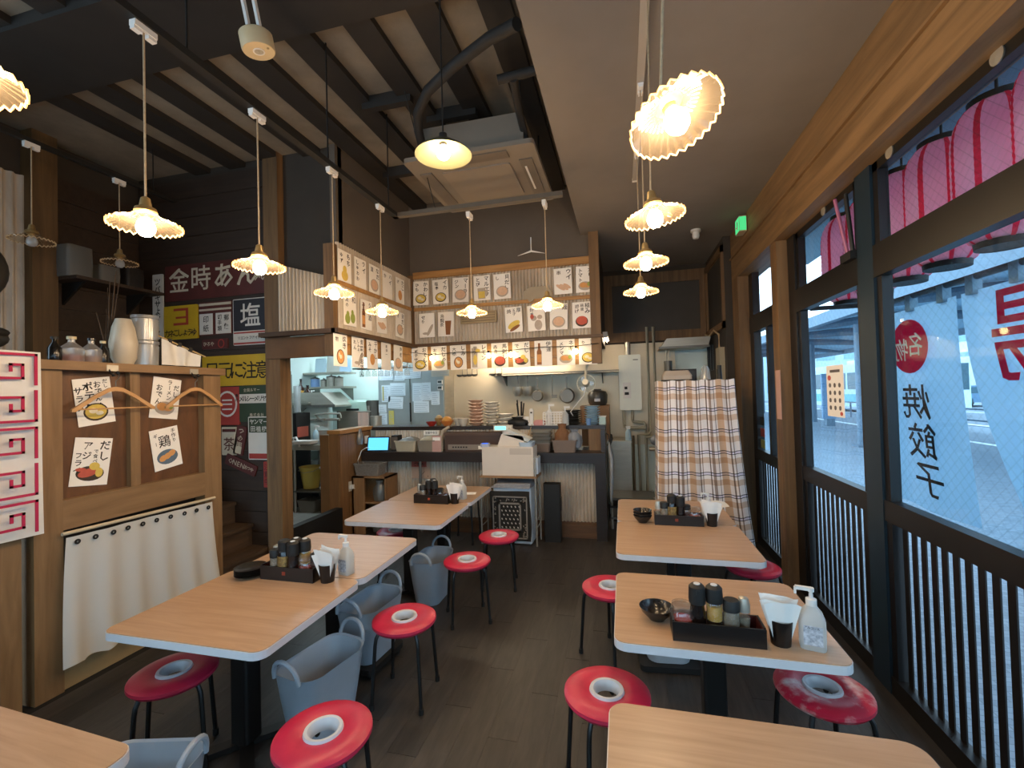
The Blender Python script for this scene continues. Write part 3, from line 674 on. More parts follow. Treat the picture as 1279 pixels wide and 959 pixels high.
t = thing('dried_branches', 'bundle of dark dried branches standing before the cream vase', 'branches', (CX - .06, 2.37, CZ))
obj('pot', G().lathe([(.035, 0), (.045, .08), (.035, .12)], 14), BLACKM, t, smooth=True)
for i in range(7):
    a = random.uniform(-.35, .35); h = random.uniform(.35, .75)
    obj('branch', G().tube([(0, 0, .05), (.02 * a, .12 * a, h * .5), (.0, .25 * a + random.uniform(-.03, .03), h)], [.005, .004, .002], 6), mat('branch bark', '#4c3b2b', .8, var=.3, scale=20), t)
t = thing('cream_vase', 'tall cream ceramic vase on the partition cap', 'vase', (CX, 2.43, CZ))
obj('body', G().lathe([(.05, 0), (.075, .05), (.082, .16), (.065, .27), (.045, .33), (.04, .325), (.03, .2)], 24), mat('cream ceramic', '#c5b8a2', .35, var=.1), t, smooth=True)
obj('foot', G().lathe([(.052, 0), (.052, .008)], 20), mat('vase foot', '#9c8f7a', .5, var=.1), t)
t = thing('plastic_cup_tower', 'tower of clear plastic lids and cups in film on the partition cap', 'cups', (CX, 2.58, CZ))
for i in range(2):
    c = obj('cup_sleeve', G().lathe([(.075, 0), (.078, .16), (.085, .165), (.085, .185)], 20), PETG, t, (0, 0, .19 * i), smooth=True)
    obj('film', G().lathe([(.08, .01), (.083, .15)], 20), PETG, c, smooth=True)
t = thing('mini_noren', 'miniature white shop curtain on a tilted stick above the partition', 'ornament', (CX + .06, 2.78, CZ))
def nf(u, v):
    return (.0 + .012 * math.sin(u * 14), -.13 + .32 * u + .03 * (1 - v) * math.sin(u * 6), .015 + (.20 - .11 * u) * v + .0 * u)
obj('cloth', G().grid(nf, 40, 6), WHITEC, t, smooth=True)
obj('stick', G().cyl((0, -.16, .235), (0, .24, .10), .006), mat('bamboo stick', '#b99d6b', .5, var=.1), t)
obj('stand', G().cyl((0, -.13, .0), (0, -.13, .23), .004).box(-.03, -.16, 0, .03, -.1, .006), BLACKM, t)
obj('ties', G().box(-.008, -.08, .19, .008, -.05, .22).box(-.008, 0, .165, .008, .03, .195).box(-.008, .09, .135, .008, .12, .165), BLACKM, t)
# shelf with packed cups high on the left wall
sh = thing('wall_shelf', 'dark shelf high on the left wall carrying wrapped cups', 'shelf', (-4.99, 2.9, 2.83))
obj('board', G().box(0, 0, 0, .35, .78, .03), DKWOOD, sh)
for y in (.1, .65): obj('bracket', G().prism([(0, 0), (.28, 0), (0, -.2)], y, y + .02, 'y'), BLACKM, sh)
FILM = glass('film wrap', '#cfcfcc', .15, .45, .25, '#b8b8b4')
for y, hh, rr, lab in ((2.99, .30, .10, 'tall film-wrapped sleeve of cups on the wall shelf'), (3.24, .18, .09, 'short film-wrapped cup sleeve in the middle of the wall shelf'), (3.47, .22, .085, 'dark wrapped bundle at the far end of the wall shelf')):
    t = thing('wrapped_cups', lab, 'cups', (-4.82, y, 2.86))
    m_ = FILM if hh != .22 else mat('dark wrap', '#2b2826', .3, var=.3)
    obj('film', G().loft([[(p[0] * s, p[1] * s, z) for p in rrect(2 * rr, 2 * rr, .03, 4)] for s, z in ((1, 0), (1.03, hh * .5), (1, hh * .95), (.6, hh))]), m_, t, smooth=True)
    for i in range(3): obj('cup', G().lathe([(rr * .35, 0), (rr * .42, hh * .85)], 12), PETG if hh != .22 else m_, t, ((i - 1) * rr * .3, (i % 2 - .5) * rr * .6, .01))

# ------------------------------------------------------------------ tables
def table(label, x0, y0, w=.86, d=.72, rz=0, z=.70, shelf=False):
    t = thing('dining_table', label, 'table', (x0 + w / 2, y0 + d / 2, 0), rz, 'wood-topped dining tables')
    obj('tabletop', G().prism(rrect(w - .006, d - .006, .05), z - .004, z), TTOP, t)
    obj('edge_band', G().prism(rrect(w, d, .053), z - .036, z - .0035), TEDGE, t)
    obj('column', G().prism(rrect(.10, .10, .015, 3), .03, z - .05), BLACK, t)
    obj('top_plate', G().box(-.16, -.16, z - .052, .16, .16, z - .036), BLACK, t)
    f = G()
    for a in (PI / 4, 3 * PI / 4): f.box(-.24, -.03, .008, .24, .03, .035, a, (0, 0))
    obj('base', f, BLACK, t)
    for a in range(4):
        q = PI / 4 + a * PI / 2
        obj('glide', G().cyl((.22 * math.cos(q), .22 * math.sin(q), 0), (.22 * math.cos(q), .22 * math.sin(q), .01), .02), BLACKM, t)
    return t
table('wood-topped table with tray and black plates, nearest of the left row', -2.305, 1.515)
table('wood-topped table joined behind the left table with the black plates', -2.305, 2.238)
table('front half of the far left table pair before the register', -2.28, 3.26)
table('rear half of the far left table pair next to the counter', -2.28, 3.983)
table('bare table cropped at the bottom left corner', -2.31, .345, rz=-.06)
table('bare table cropped at the bottom right edge', -.075, .80)
table('right table with a single black bowl and tall pump bottle', -.068, 1.875)
table('front half of the right table pair before the plaid-covered rack', -.075, 2.875)
table('rear half of the right table pair touching the plaid-covered rack', -.075, 3.598)

# ------------------------------------------------------------------ stools
RING = mat('grey ring plastic', '#c9cbd0', .4, var=.05)
REDW = mat('worn red vinyl', '#e6cfc9', .35, col2='#cf2440', scale=5)
for nd in REDW.node_tree.nodes:
    if nd.type == 'VALTORGB': nd.color_ramp.elements[0].position = .52; nd.color_ramp.elements[1].position = .66
TUBEB = mat('black tube', '#121212', .35, var=.1)
def make_stool(h=.45):
    t = thing('round_stool', 'red stool', 'stool', (0, 0, 0), 0, 'red round stools')
    pr = [(.052, h - .035), (.17, h - .04), (.181, h - .025), (.18, h - .012), (.165, h - .002), (.12, h + .002), (.07, h - .006), (.054, h - .012)]
    obj('seat', G().lathe(pr, 40, close=True), RED, t, smooth=True)
    obj('ring', G().lathe([(.048, h - .04), (.074, h - .006), (.07, h + .004), (.058, h + .003), (.048, h - .012)], 32, close=True), RING, t, smooth=True)
    for k in range(4):
        a = PI / 4 + k * PI / 2; c, s = math.cos(a), math.sin(a)
        P = [(.05, h - .045), (.125, h - .045), (.155, h - .052), (.168, h - .075), (.174, h - .11), (.20, .012)]
        obj('leg', G().tube([(r * c, r * s, z) for r, z in P], .0105, 8), TUBEB, t, smooth=True)
        obj('foot_cap', G().cyl((.20 * c, .20 * s, 0), (.2005 * c, .2005 * s, .03), .014), BLACKM, t)
    return t
st0 = make_stool()
SPOTS = [(-1.155, 1.512, .3, 'red stool at the bottom centre, nearest of the left row'),
         (-1.263, 2.376, .1, 'red stool beside the second grey tub, second in the aisle row'),
         (-1.207, 3.29, .5, 'red stool third along the left aisle'),
         (-1.124, 3.901, .2, 'red stool before the bandana cloth and register rack'),
         (-2.11, 1.70, .7, 'red stool between the white half curtain and the left table'),
         (-.106, 1.964, .4, 'red stool at the lower middle, left of the single-bowl table'),
         (-.121, 3.01, .9, 'red stool half hidden by the single-bowl table'),
         (.777, 2.166, .2, 'worn red stool with faded white patches by the slatted window'),
         (.856, 3.526, .6, 'red stool peeking out right of the plaid-rack table'),
         (-2.13, 3.886, .3, 'red stool barely seen under the far left table pair'),
         (.78, 3.2, .1, 'dark-shaded stool under the right table pair')]
for i, (x, y, a, lab) in enumerate(SPOTS[:10]):
    if i == 0: o = st0; o.location = (x, y, 0); o.rotation_euler[2] = a; o['label'] = lab
    else: o = dup(st0, (x, y, 0), a, lab)
    if i == 7:
        for c in KIDS(o):
            if c.name.startswith('seat'):
                c.data = c.data.copy(); c.data.materials[0] = REDW
t = make_stool(.58); t.location = (-1.85, 5.0, 0); t['label'] = 'taller red stool tucked at the serving counter'

# ------------------------------------------------------------------ grey storage tubs
TUBM = mat('grey blue tub plastic', '#a8b1bb', .45, col2='#98a2ad', scale=3)
def tub(label, loc, rz, W=.42, D=.28, H=.36, m=TUBM):
    t = thing('storage_tub', label, 'tub', loc, rz, 'storage tubs under the tables')
    def ring(s, z, inset=0, sag=0):
        return [(x, y, z - sag * (1 - abs(x) / (W / 2)) ** 1) for x, y in rrect(W * s - inset, D * s - inset, .09 * s, 6)]
    rings = [ring(.70, 0), ring(.74, .02), ring(.9, H * .6), ring(1.0, H, 0, .02), ring(1.015, H + .004, 0, .02), ring(1.0, H - .002, .014, .02), ring(.88, H * .6, .014), ring(.72, .03, .014)]
    obj('wall', G().loft(rings, (True, True)), m, t, smooth=True)
    for s in (-1, 1):
        pts = [(s * W * (.5 + .04 * math.sin(q)), -.085 * math.cos(q), H - .012 + .10 * math.sin(q) ** .8) for q in (PI * k / 14 for k in range(15))]
        obj('handle', G().tube(pts, .011, 8), m, t, smooth=True)
    return t
tub('grey tub with loop handle under the nearest left table', (-1.585, 2.07, 0), PI / 2 - .2)
tub('grey tub standing on a black dolly beside the second aisle stool', (-1.63, 2.62, .07), PI / 2 - .1, .42, .28, .34)
tub('grey tub at the bottom left, beside the cropped table', (-1.80, 1.30, 0), .25, .40, .30, .36)
tub('grey tub under the far left table pair, side turned to the aisle', (-1.62, 3.55, 0), PI / 2, .42, .28, .36)
tub('pale low tub on the floor behind the single-bowl table', (.22, 3.0, .04), .1, .36, .26, .22, mat('pale tub', '#b9c0c6', .45, var=.05))
for loc, rz, lab in (((-1.63, 2.62, 0), PI / 2 - .1, 'black dolly carrying the second grey tub'), ((.22, 3.0, 0), .1, 'black low dolly under the pale tub')):
    t = thing('tub_dolly', lab, 'dolly', loc, rz)
    z = .07 if loc[0] < 0 else .04
    obj('deck', G().prism(rrect(.36, .26, .03, 3), z - .035, z - .002), BLACKM, t)
    for sx in (-1, 1):
        for sy in (-1, 1): obj('caster', G().cyl((sx * .14, sy * .1 - .01, (z - .035) / 2), (sx * .14, sy * .1 + .01, (z - .035) / 2), (z - .035) / 2), BLACKM, t)

# ------------------------------------------------------------------ condiment trays and what stands in and around them
TRAYB = mat('black lacquer', '#17110f', .3, var=.15)
TRAYR = mat('red lacquer', '#4a1713', .35, var=.2)
LOGO = mat('tray mark', '#8a3520', .5, var=.1)
CLEAR = glass('jar glass', '#f4f2ee', .10, .06, .04)
REDOIL = mat('chili oil', '#a12716', .2, var=.35, scale=40)
SOY = mat('soy sauce', '#1a0f0b', .15, var=.2)
VIN = mat('vinegar', '#c79b3c', .2, var=.1)
PEP = mat('ground pepper', '#8d8270', .9, var=.4, scale=120)
SPICE = mat('dark red spice', '#5a1e16', .8, var=.4, scale=120)
SANI = glass('milky plastic', '#f2f4f4', .06, .75, .3, '#e6e8e6')
NAPK = mat('napkin', '#e9e5df', .9, var=.04, scale=20, bump=.1)
LABW = mat('printed label', '#d5d8df', .6, col2='#7d8490', scale=60)
def cond(kind, x, y, z, where):
    loc = (x, y, z)
    if kind == 'chili':
        t = thing('chili_oil_jar', 'squat glass jar of red chili oil in ' + where, 'jar', loc)
        obj('jar', G().lathe([(.03, 0), (.036, .008), (.036, .055), (.03, .066), (.033, .07), (.033, .085), (.028, .085)], 18), CLEAR, t, smooth=True)
        obj('oil', G().lathe([(.031, .006), (.032, .042)], 18), REDOIL, t, smooth=True)
        obj('rim', G().lathe([(.034, .07), (.036, .074), (.034, .078)], 18), CLEAR, t)
    elif kind in ('soy', 'soy2'):
        t = thing('soy_sauce_bottle', ('tall black-capped soy sauce bottle in ' if kind == 'soy' else 'second dark soy sauce bottle in ') + where, 'bottle', loc)
        obj('bottle', G().lathe([(.027, 0), (.03, .01), (.028, .06), (.024, .085), (.026, .092)], 18), SOY, t, smooth=True)
        obj('cap', G().lathe([(.029, .088), (.031, .10), (.029, .135), (.02, .142)], 18), BLACKM, t, smooth=True)
        obj('spout', G().box(-.006, -.034, .12, .006, -.024, .132), BLACKM, t)
        obj('cap_mark', G().cyl((0, 0, .141), (0, 0, .144), .012), RING, t)
    elif kind == 'vinegar':
        t = thing('vinegar_bottle', 'clear bottle of golden vinegar with black cap in ' + where, 'bottle', loc)
        obj('bottle', G().lathe([(.028, 0), (.031, .01), (.03, .09), (.027, .096)], 18), CLEAR, t, smooth=True)
        obj('vinegar', G().lathe([(.026, .045), (.027, .085)], 18), VIN, t, smooth=True)
        obj('soy_layer', G().lathe([(.026, .006), (.027, .044)], 18), SOY, t, smooth=True)
        obj('cap', G().lathe([(.029, .094), (.031, .105), (.029, .135), (.02, .142)], 18), BLACKM, t, smooth=True)
        obj('cap_mark', G().cyl((0, 0, .141), (0, 0, .144), .012), RING, t)
    elif kind == 'pepper':
        t = thing('pepper_shaker', 'grey pepper shaker with black lid in ' + where, 'shaker', loc)
        obj('glass', G().lathe([(.026, 0), (.028, .006), (.028, .075), (.026, .08)], 18), CLEAR, t, smooth=True)
        obj('pepper', G().lathe([(.0255, .004), (.0265, .073)], 18), PEP, t, smooth=True)
        obj('lid', G().lathe([(.029, .076), (.029, .102), (.026, .106)], 18), BLACKM, t, smooth=True)
    elif kind == 'steel':
        t = thing('steel_shaker', 'slim shaker with a shiny steel top in ' + where, 'shaker', loc)
        obj('glass', G().lathe([(.020, 0), (.021, .006), (.021, .07)], 16), CLEAR, t, smooth=True)
        obj('spice', G().lathe([(.018, .004), (.019, .055)], 14), PEP, t, smooth=True)
        obj('lid', G().lathe([(.022, .07), (.022, .09), (.016, .108), (.004, .112)], 16), STEEL, t, smooth=True)
    elif kind == 'spice':
        t = thing('spice_jar', 'dark red spice jar in ' + where, 'jar', loc)
        obj('glass', G().lathe([(.028, 0), (.032, .006), (.032, .05), (.028, .06)], 18), CLEAR, t, smooth=True)
        obj('spice', G().lathe([(.028, .004), (.029, .045)], 18), SPICE, t, smooth=True)
        obj('lid', G().lathe([(.029, .058), (.029, .078), (.02, .082)], 18), BLACKM, t, smooth=True)
    elif kind == 'label':
        t = thing('sauce_bottle', 'amber-labelled sauce bottle with black cap in ' + where, 'bottle', loc)
        obj('bottle', G().lathe([(.03, 0), (.033, .01), (.032, .1), (.028, .106)], 18), SOY, t, smooth=True)
        obj('label_band', G().lathe([(.0335, .03), (.0335, .085)], 18), mat('gold label', '#b3924f', .5, col2='#3a2516', scale=50), t)
        obj('cap', G().lathe([(.03, .104), (.031, .14), (.024, .146)], 18), BLACKM, t, smooth=True)
    return t
def tray(x0, y0, where, items, z=.70, w=.345, d=.12, mark=True, h=.075):
    t = thing('condiment_tray', 'black lacquer box tray on ' + where, 'tray', (x0, y0, z), 0, 'condiment trays')
    obj('floor_board', G().box(0, 0, .0, w, d, .008), TRAYB, t)
    obj('side', G().box(0, 0, .008, w, .008, h), TRAYB, t); obj('side', G().box(0, d - .008, .008, w, d, h), TRAYB, t)
    obj('end', G().box(0, .008, .008, .008, d - .008, h + .004), TRAYB, t); obj('end', G().box(w - .008, .008, .008, w, d - .008, h + .004), TRAYB, t)
    obj('red_lining', G().box(.008, .0085, .008, w - .008, .0105, h - .002).box(.008, d - .0105, .008, w - .008, d - .0085, h - .002).box(.0085, .011, .008, .0105, d - .011, h - .002).box(w - .0105, .011, .008, w - .0085, d - .011, h - .002), TRAYR, t)
    if mark: obj('mark', G().box(w * .42, -.001, h * .42, w * .42 + .022, .0, h * .42 + .02), LOGO, t)
    for kind, dx, dy in items: cond(kind, x0 + dx, y0 + dy, z + .009, 'the tray on ' + where).scale = {'chili': (1.25, 1.25, 1.4), 'spice': (1.1, 1.1, 1.6)}.get(kind, (1.1, 1.1, 1.42))
def napkins(x, y, where, z=.70):
    t = thing('napkin_cup', 'black cup holding paper napkins on ' + where, 'cup', (x, y, z), 0, 'napkin cups')
    obj('cup', G().lathe([(.036, 0), (.046, .098), (.043, .098), (.034, .006)], 20), TRAYB, t, smooth=True)
    for i in range(9):
        a = random.uniform(-.35, .35); yy = -.028 + .007 * i; hh = .16 + random.uniform(-.015, .015)
        def nf(u, v, yy=yy, a=a, hh=hh, i=i):
            wd = .03 + .036 * v; return ((u - .5) * 2 * wd + .02 * a * v, yy * (.7 + .7 * v) + .006 * math.sin(u * 9 + i) * v, .02 + (hh - .02) * v + .012 * math.sin(u * 3 + i) * v)
        obj('napkin', G().grid(nf, 8, 4), NAPK, t, smooth=True)
def pump(x, y, where, rz=0, z=.70, s=1.0):
    t = thing('sanitizer_pump', 'white hand sanitizer pump bottle on ' + where, 'bottle', (x, y, z), rz, 'sanitizer pumps')
    body = [[(px * q, py * q, zz) for px, py in rrect(.085 * s, .062 * s, .018, 4)] for q, zz in ((.95, 0), (1, .008), (1, .105 * s), (.8, .13 * s), (.45, .15 * s), (.36, .158 * s))]
    obj('bottle', G().loft(body), SANI, t, smooth=True)
    obj('collar', G().lathe([(.018 * s, .155 * s), (.018 * s, .178 * s), (.008, .182 * s), (.0055, .205 * s)], 16), WHITEP, t, smooth=True)
    obj('nozzle', G().cyl((0, 0, .205 * s), (0, 0, .218 * s), .011 * s).box(-.05 * s, -.008, .207 * s, .008, .008, .219 * s).box(-.054 * s, -.006, .19 * s, -.046 * s, .006, .214 * s), WHITEP, t)
    obj('label_print', G().box(-.03 * s, -.0322 * s, .02 * s, .03 * s, -.0312 * s, .09 * s), LABW, t)
    g = G(); htext(g, 'アルコール', -.028 * s, .083 * s, .0105, -.0325 * s); 
    if g.v: obj('lettering', g, INK, t)
W2 = 'the single-bowl table'
tray(.165, 1.93, W2, [('chili', .045, .06), ('soy', .105, .06), ('vinegar', .17, .06), ('pepper', .232, .055), ('steel', .283, .075)], mark=False)
napkins(.575, 1.99, W2); pump(.685, 1.985, W2, -.25, s=1.05)
W1 = 'the left plates table'
tray(-2.03, 2.14, W1, [('steel', .035, .09), ('pepper', .07, .04), ('label', .13, .04), ('soy', .19, .035), ('vinegar', .225, .09), ('soy2', .165, .092), ('chili', .262, .058), ('spice', .308, .08)])
napkins(-1.625, 2.185, W1); pump(-1.585, 2.30, W1, -.2)
WL = 'the far left table pair'
tray(-1.95, 3.90, WL, [('steel', .03, .07), ('pepper', .075, .045), ('soy', .135, .05), ('soy2', .195, .045), ('spice', .248, .05), ('label', .16, .09), ('chili', .30, .06)], h=.08)
napkins(-1.555, 3.95, WL); pump(-1.55, 4.13, WL, -.3)
WR = 'the right table pair'
tray(.20, 3.53, WR, [('steel', .03, .06), ('pepper', .075, .055), ('label', .13, .06), ('soy', .19, .05), ('spice', .235, .085), ('chili', .29, .058)])
napkins(.605, 3.575, WR); pump(.60, 3.68, WR, .3)
BOWLM = mat('black bowl glaze', '#1c1b1c', .22, col2='#2c2a29', scale=18)
def bowl(label, x, y, z, r=.075, h=.055, n=1, group=None):
    for i in range(n):
        t = thing('small_bowl', label if n == 1 else label[i], 'bowl', (x, y, z + i * h * .36), 0, group)
        obj('bowl', G().lathe([(r * .45, 0), (r * .5, .006), (r * .85, h * .6), (r, h), (r * .97, h), (r * .8, h * .58), (r * .4, .012), (.0001, .010)], 26), BOWLM, t, smooth=True)
        obj('foot', G().lathe([(r * .45, 0), (r * .45, .004), (r * .4, .004), (r * .4, 0)], 20, close=True), BOWLM, t)
bowl('single black bowl beside the tray by the slatted window', .115, 2.10, .70)
bowl(['lowest black bowl stacked beside the right pair tray', 'middle black bowl stacked beside the right pair tray', 'top black bowl stacked beside the right pair tray'], .115, 3.59, .70, .07, .055, 3, 'stacked black bowls')
for i in range(4):
    lab = ['bottom black plate', 'second black plate from the bottom', 'third black plate from the bottom', 'top black plate'][i] + ' in the stack on the left table'
    t = thing('small_plate', lab, 'plate', (-2.125, 2.17, .70 + .012 * i), 0, 'stacked black plates')
    obj('plate', G().lathe([(.05, 0), (.055, .004), (.083, .016), (.085, .019), (.082, .019), (.05, .008), (.0001, .008)], 28), BOWLM, t, smooth=True)
    obj('foot', G().lathe([(.05, 0), (.05, .003), (.045, .003), (.045, 0)], 20, close=True), BOWLM, t)
obj('paper_slip', G().prism([(0, 0), (.14, .02), (.12, .12), (-.02, .10)], 0, .0015), PAPER, None, (-1.62, 4.30, .70), label='white paper slip behind the pump on the far left pair', cat='paper')
def ctf(u, v): return (.62 + .22 * u, 4.12 + .2 * v, .706 + .006 * math.sin(u * 7 + v * 3))
t = thing('dish_cloth', 'pale folded cloth on the far corner of the right table pair', 'cloth', (0, 0, 0)); obj('cloth', G().grid(ctf, 10, 8), WHITEC, t, smooth=True)

# ------------------------------------------------------------------ serving counter
LEDGE = mat('dark counter wood', '#2f2622', .35, col2='#251d19', scale=3, stretch=(.6, 6, 6))
PANELW = mat('side panel wood', '#86603a', .55, col2='#6d4b2b', scale=2.5, stretch=(7, 7, .6), bump=.06)
ct = thing('serving_counter', 'long dark two-tier serving counter with corrugated front', 'counter', (0, 5.2, 0))
obj('ledge', G().box(-3.34, 0, .965, -.22, .32, 1.0), LEDGE, ct)
obj('apron', G().box(-3.34, .02, .88, -.22, .05, .965), LEDGE, ct)
obj('upper_ledge', G().box(-3.34, .27, 1.255, -.22, .62, 1.30), LEDGE, ct)
obj('corrugated_front', corrugated(3.0, .80, .042, .015), CORR, ct, (-3.3, .235, .15))
obj('corrugated_riser', corrugated(2.8, .255, .042, .012), CORR, ct, (-3.3, .285, 1.0))
obj('riser_end', G().box(-.42, .262, 1.0, -.25, .30, 1.255), POST, ct)
obj('end_post', G().box(-.34, .02, 0, -.22, .12, .88), LEDGE, ct)
obj('end_panel', G().box(-.27, .12, 0, -.22, .6, 1.255), LEDGE, ct)
obj('foot_step', G().box(-3.3, .09, 0, -.34, .235, .15), mat('foot step wood', '#6b4c30', .5, col2='#4c3521', scale=3, stretch=(.6, 6, 6)), ct)
obj('core', G().box(-3.3, .26, 0, -.27, .55, .96), BLACKM, ct)
pg = struct('wall_kitchen_side', G().box(-3.50, 4.78, 0, -3.37, 5.5, 1.28), PANELW)
for i in range(4): obj('plank', G().box(-3.37, 4.79 + .17 * i, .0, -3.355, 4.955 + .17 * i, 1.25), PANELW, pg)
obj('rail', G().box(-3.51, 4.76, 1.27, -3.33, 5.5, 1.315), mat('orange pine rail', '#a8763f', .5, var=.2, scale=4), pg)
obj('end_stud', G().box(-3.62, 4.77, .0, -3.5, 4.85, 1.26), mat('brown stud wood', '#72522f', .6, var=.2, scale=4), pg)  # stud in a darker brown than the panel
struct('trim_10', G().box(-3.42, 3.75, 0, -3.33, 4.78, .385), BLACKM)
t = thing('wall_socket', 'white wall socket with plug on the wood side panel', 'socket', (-3.352, 4.98, .60))
obj('plate', G().box(0, -.035, -.06, .008, .035, .06), mat('ivory plastic', '#c9c0b0', .4, var=.05), t)
obj('plug', G().box(.008, -.02, -.03, .045, .02, .02), WHITEP, t)
obj('charger_cable', G().tube([(-3.31, 4.99, .58), (-3.29, 5.06, .50), (-3.29, 5.16, .47), (-3.30, 5.22, .58), (-3.32, 5.16, .76), (-3.33, 5.12, .9), (-3.31, 5.18, 1.02), (-3.24, 5.19, 1.06), (-3.20, 5.17, 1.04)], .006, 8), WHITEP, smooth=True, label='white charging cable looping from the socket to the tablet', cat='cable')
t = thing('light_switch', 'white switch box on the kitchen side rail', 'switch', (-3.32, 5.30, 1.15)); obj('box', G().box(0, -.03, -.05, .03, .03, .05), WHITEP, t); obj('rocker', G().box(.03, -.015, -.03, .036, .015, .03), WHITEP, t)
def bag(name, label, loc, sx, sy, sz, m, n=3):
    t = thing(name, label, 'bag', loc)
    def q(i, z): return [(sx * c * (1 + .12 * math.sin(7 * a + i)), sy * s * (1 + .12 * math.cos(5 * a + i)), z) for a, c, s in ((a, math.cos(a), math.sin(a)) for a in (2 * PI * k / 18 for k in range(18)))]
    obj('body', G().loft([[(x * f, y * f, z) for x, y, z in q(i, zz)] for i, (f, zz) in enumerate(((.8, 0), (1, sz * .3), (.9, sz * .6), (.45, sz * .82), (.6, sz)))]), m, t, smooth=True)
    return t
bag('plastic_bag', 'clear plastic bag hanging on the kitchen side rail', (-3.33, 5.18, 1.10), .04, .05, .2, FILM)
# tablet
t = thing('tablet', 'small tablet with a bright blue screen on the counter', 'tablet', (-3.11, 5.23, 1.0), 0, rot=(-.25, 0, .12))
obj('body', G().prism(rrect(.30, .19, .012, 3, 0, .1), 0, .012, 'y'), BLACKM, t)
obj('screen', G().box(-.135, -.002, .02, .135, 0, .18), emission('tablet screen', '#58b4f0', 1.0), t)
obj('stand', G().box(-.05, .012, .0, .05, .05, .08), BLACKM, t)
# lower ledge things
def basket(name, label, loc, w, d, h, m, cat='basket', rz=0, fill=None):
    t = thing(name, label, cat, loc, rz)
    r = lambda s, z: [(x, y, z) for x, y in rrect(w * s, d * s, .02, 3)]
    obj('shell', G().loft([r(.86, 0), r(1, h), r(1.04, h), r(1.04, h - .012), r(.97, h - .012), r(.84, .01)]), m, t)
    obj('rim', G().loft([r(1.05, h - .004), r(1.05, h + .004), r(.96, h + .004), r(.96, h - .004)], (False, False)), m, t)
    if fill: obj('contents', G().loft([[(x + .01 * math.sin(9 * x + 5 * z), y, z + .012 * math.sin(13 * x + 7 * y)) for x, y, z in r(s, z)] for s, z in ((.8, .02), (.92, h * .9), (.7, h * 1.15), (.3, h * 1.35))]), fill, t, smooth=True)
    return t
basket('counter_basket', 'cream basket full of plastic-wrapped packets on the counter', (-2.74, 5.36, 1.0), .30, .2, .13, mat('cream basket', '#b5ab94', .6, var=.1), fill=FILM)
basket('counter_basket', 'grey-brown basket of packets beside the cream basket', (-2.45, 5.36, 1.0), .26, .2, .14, mat('taupe basket', '#8b8274', .6, var=.1), fill=mat('wrapped packets', '#b9aa8a', .5, var=.3, scale=25))
basket('storage_box', 'brown box with a crumpled brown bag on the counter', (-.69, 5.34, 1.0), .29, .2, .14, mat('brown box', '#75655a', .6, var=.1), 'box')
basket('storage_box', 'small brown box left of the crumpled bag box', (-.96, 5.36, 1.0), .2, .18, .10, mat('brown box2', '#6d5d52', .6, var=.1), 'box')
bag('paper_bag', 'crumpled brown paper bag in the counter box', (-.72, 5.34, 1.05), .09, .07, .28, mat('kraft', '#7d5535', .8, var=.3, scale=12, bump=.4))
bag('grey_bag', 'crumpled grey plastic bag right of the brown paper bag', (-.58, 5.34, 1.05), .09, .06, .22, mat('grey film', '#7d838c', .35, var=.4, scale=14, bump=.4))
t = thing('container_stack', 'stack of clear takeout containers on the counter', 'containers', (-.97, 5.36, 1.10))
for i in range(4): obj('container', G().loft([[(x * s, y * s, z) for x, y in rrect(.24, .16, .02, 3)] for s, z in ((.85, 0), (1, .035), (1.03, .036))]), FILM, t, (0, 0, .042 * i))
# brown benchtop steamer/roaster
BR = mat('brown appliance', '#4f3a2e', .45, col2='#45322a', scale=4)
t = thing('oden_steamer', 'wide brown countertop steamer with a control strip', 'appliance', (-1.84, 5.30, 1.0))
obj('body', G().prism([(-.36, 0), (.36, 0), (.36, .20), (-.36, .20)], 0, .16, 'y'), BR, t)
obj('lid', G().box(-.38, -.01, .2, .38, .17, .235), mat('brown lid', '#5a4436', .4, var=.1), t)
obj('control_strip', G().box(-.32, -.006, .02, .22, 0, .085), mat('control strip', '#8d8379', .4, var=.1), t)
for i in range(6): obj('button', G().box(-.26 + .035 * i, -.010, .045, -.24 + .035 * i, -.006, .062), BLACKM, t)
obj('sticker', G().box(.08, -.008, .03, .15, -.005, .07), PAPER, t)
obj('side_arm', G().tube([(-.42, .02, .0), (-.42, .02, .16), (-.40, .05, .26), (-.34, .1, .30)], .02, 8), mat('beige tube', '#a89a86', .5, var=.1), t, smooth=True)
t = thing('card_stand', 'pink and white card standing left of the brown steamer', 'card', (-2.30, 5.26, 1.0)); obj('card', G().box(-.06, 0, 0, .06, .01, .2), mat('pink card', '#c59c92', .7, var=.1), t); obj('print', G().box(-.05, -.002, .14, .05, 0, .18), PAPER, t)
t = thing('notice_strip', 'white notice card clipped under the upper ledge', 'notice', (-2.45, 5.47, 1.19)); obj('card', G().box(-.11, -.02, 0, .11, -.016, .06), PAPER, t); g = G(); htext(g, '営業中本日', -.09, .03, .035, -.021); obj('lettering', g, INK, t)
t = thing('menu_stand', 'dark upright menu folder beside the tablet', 'menu', (-2.90, 5.30, 1.0)); obj('cover', G().box(-.05, 0, 0, .04, .12, .2), BLACKM, t); obj('spine', G().box(-.052, -.004, .02, .042, 0, .18), mat('grey cover', '#5c5249', .6, var=.1), t)
t = thing('wood_plaque', 'small beige card propped behind the tablet', 'card', (-2.97, 5.40, 1.04)); obj('card', G().box(-.06, 0, 0, .06, .01, .12), mat('beige card', '#b9a58c', .7, var=.1), t); obj('edge', G().box(-.065, .01, 0, .065, .016, .125), BLACKM, t)

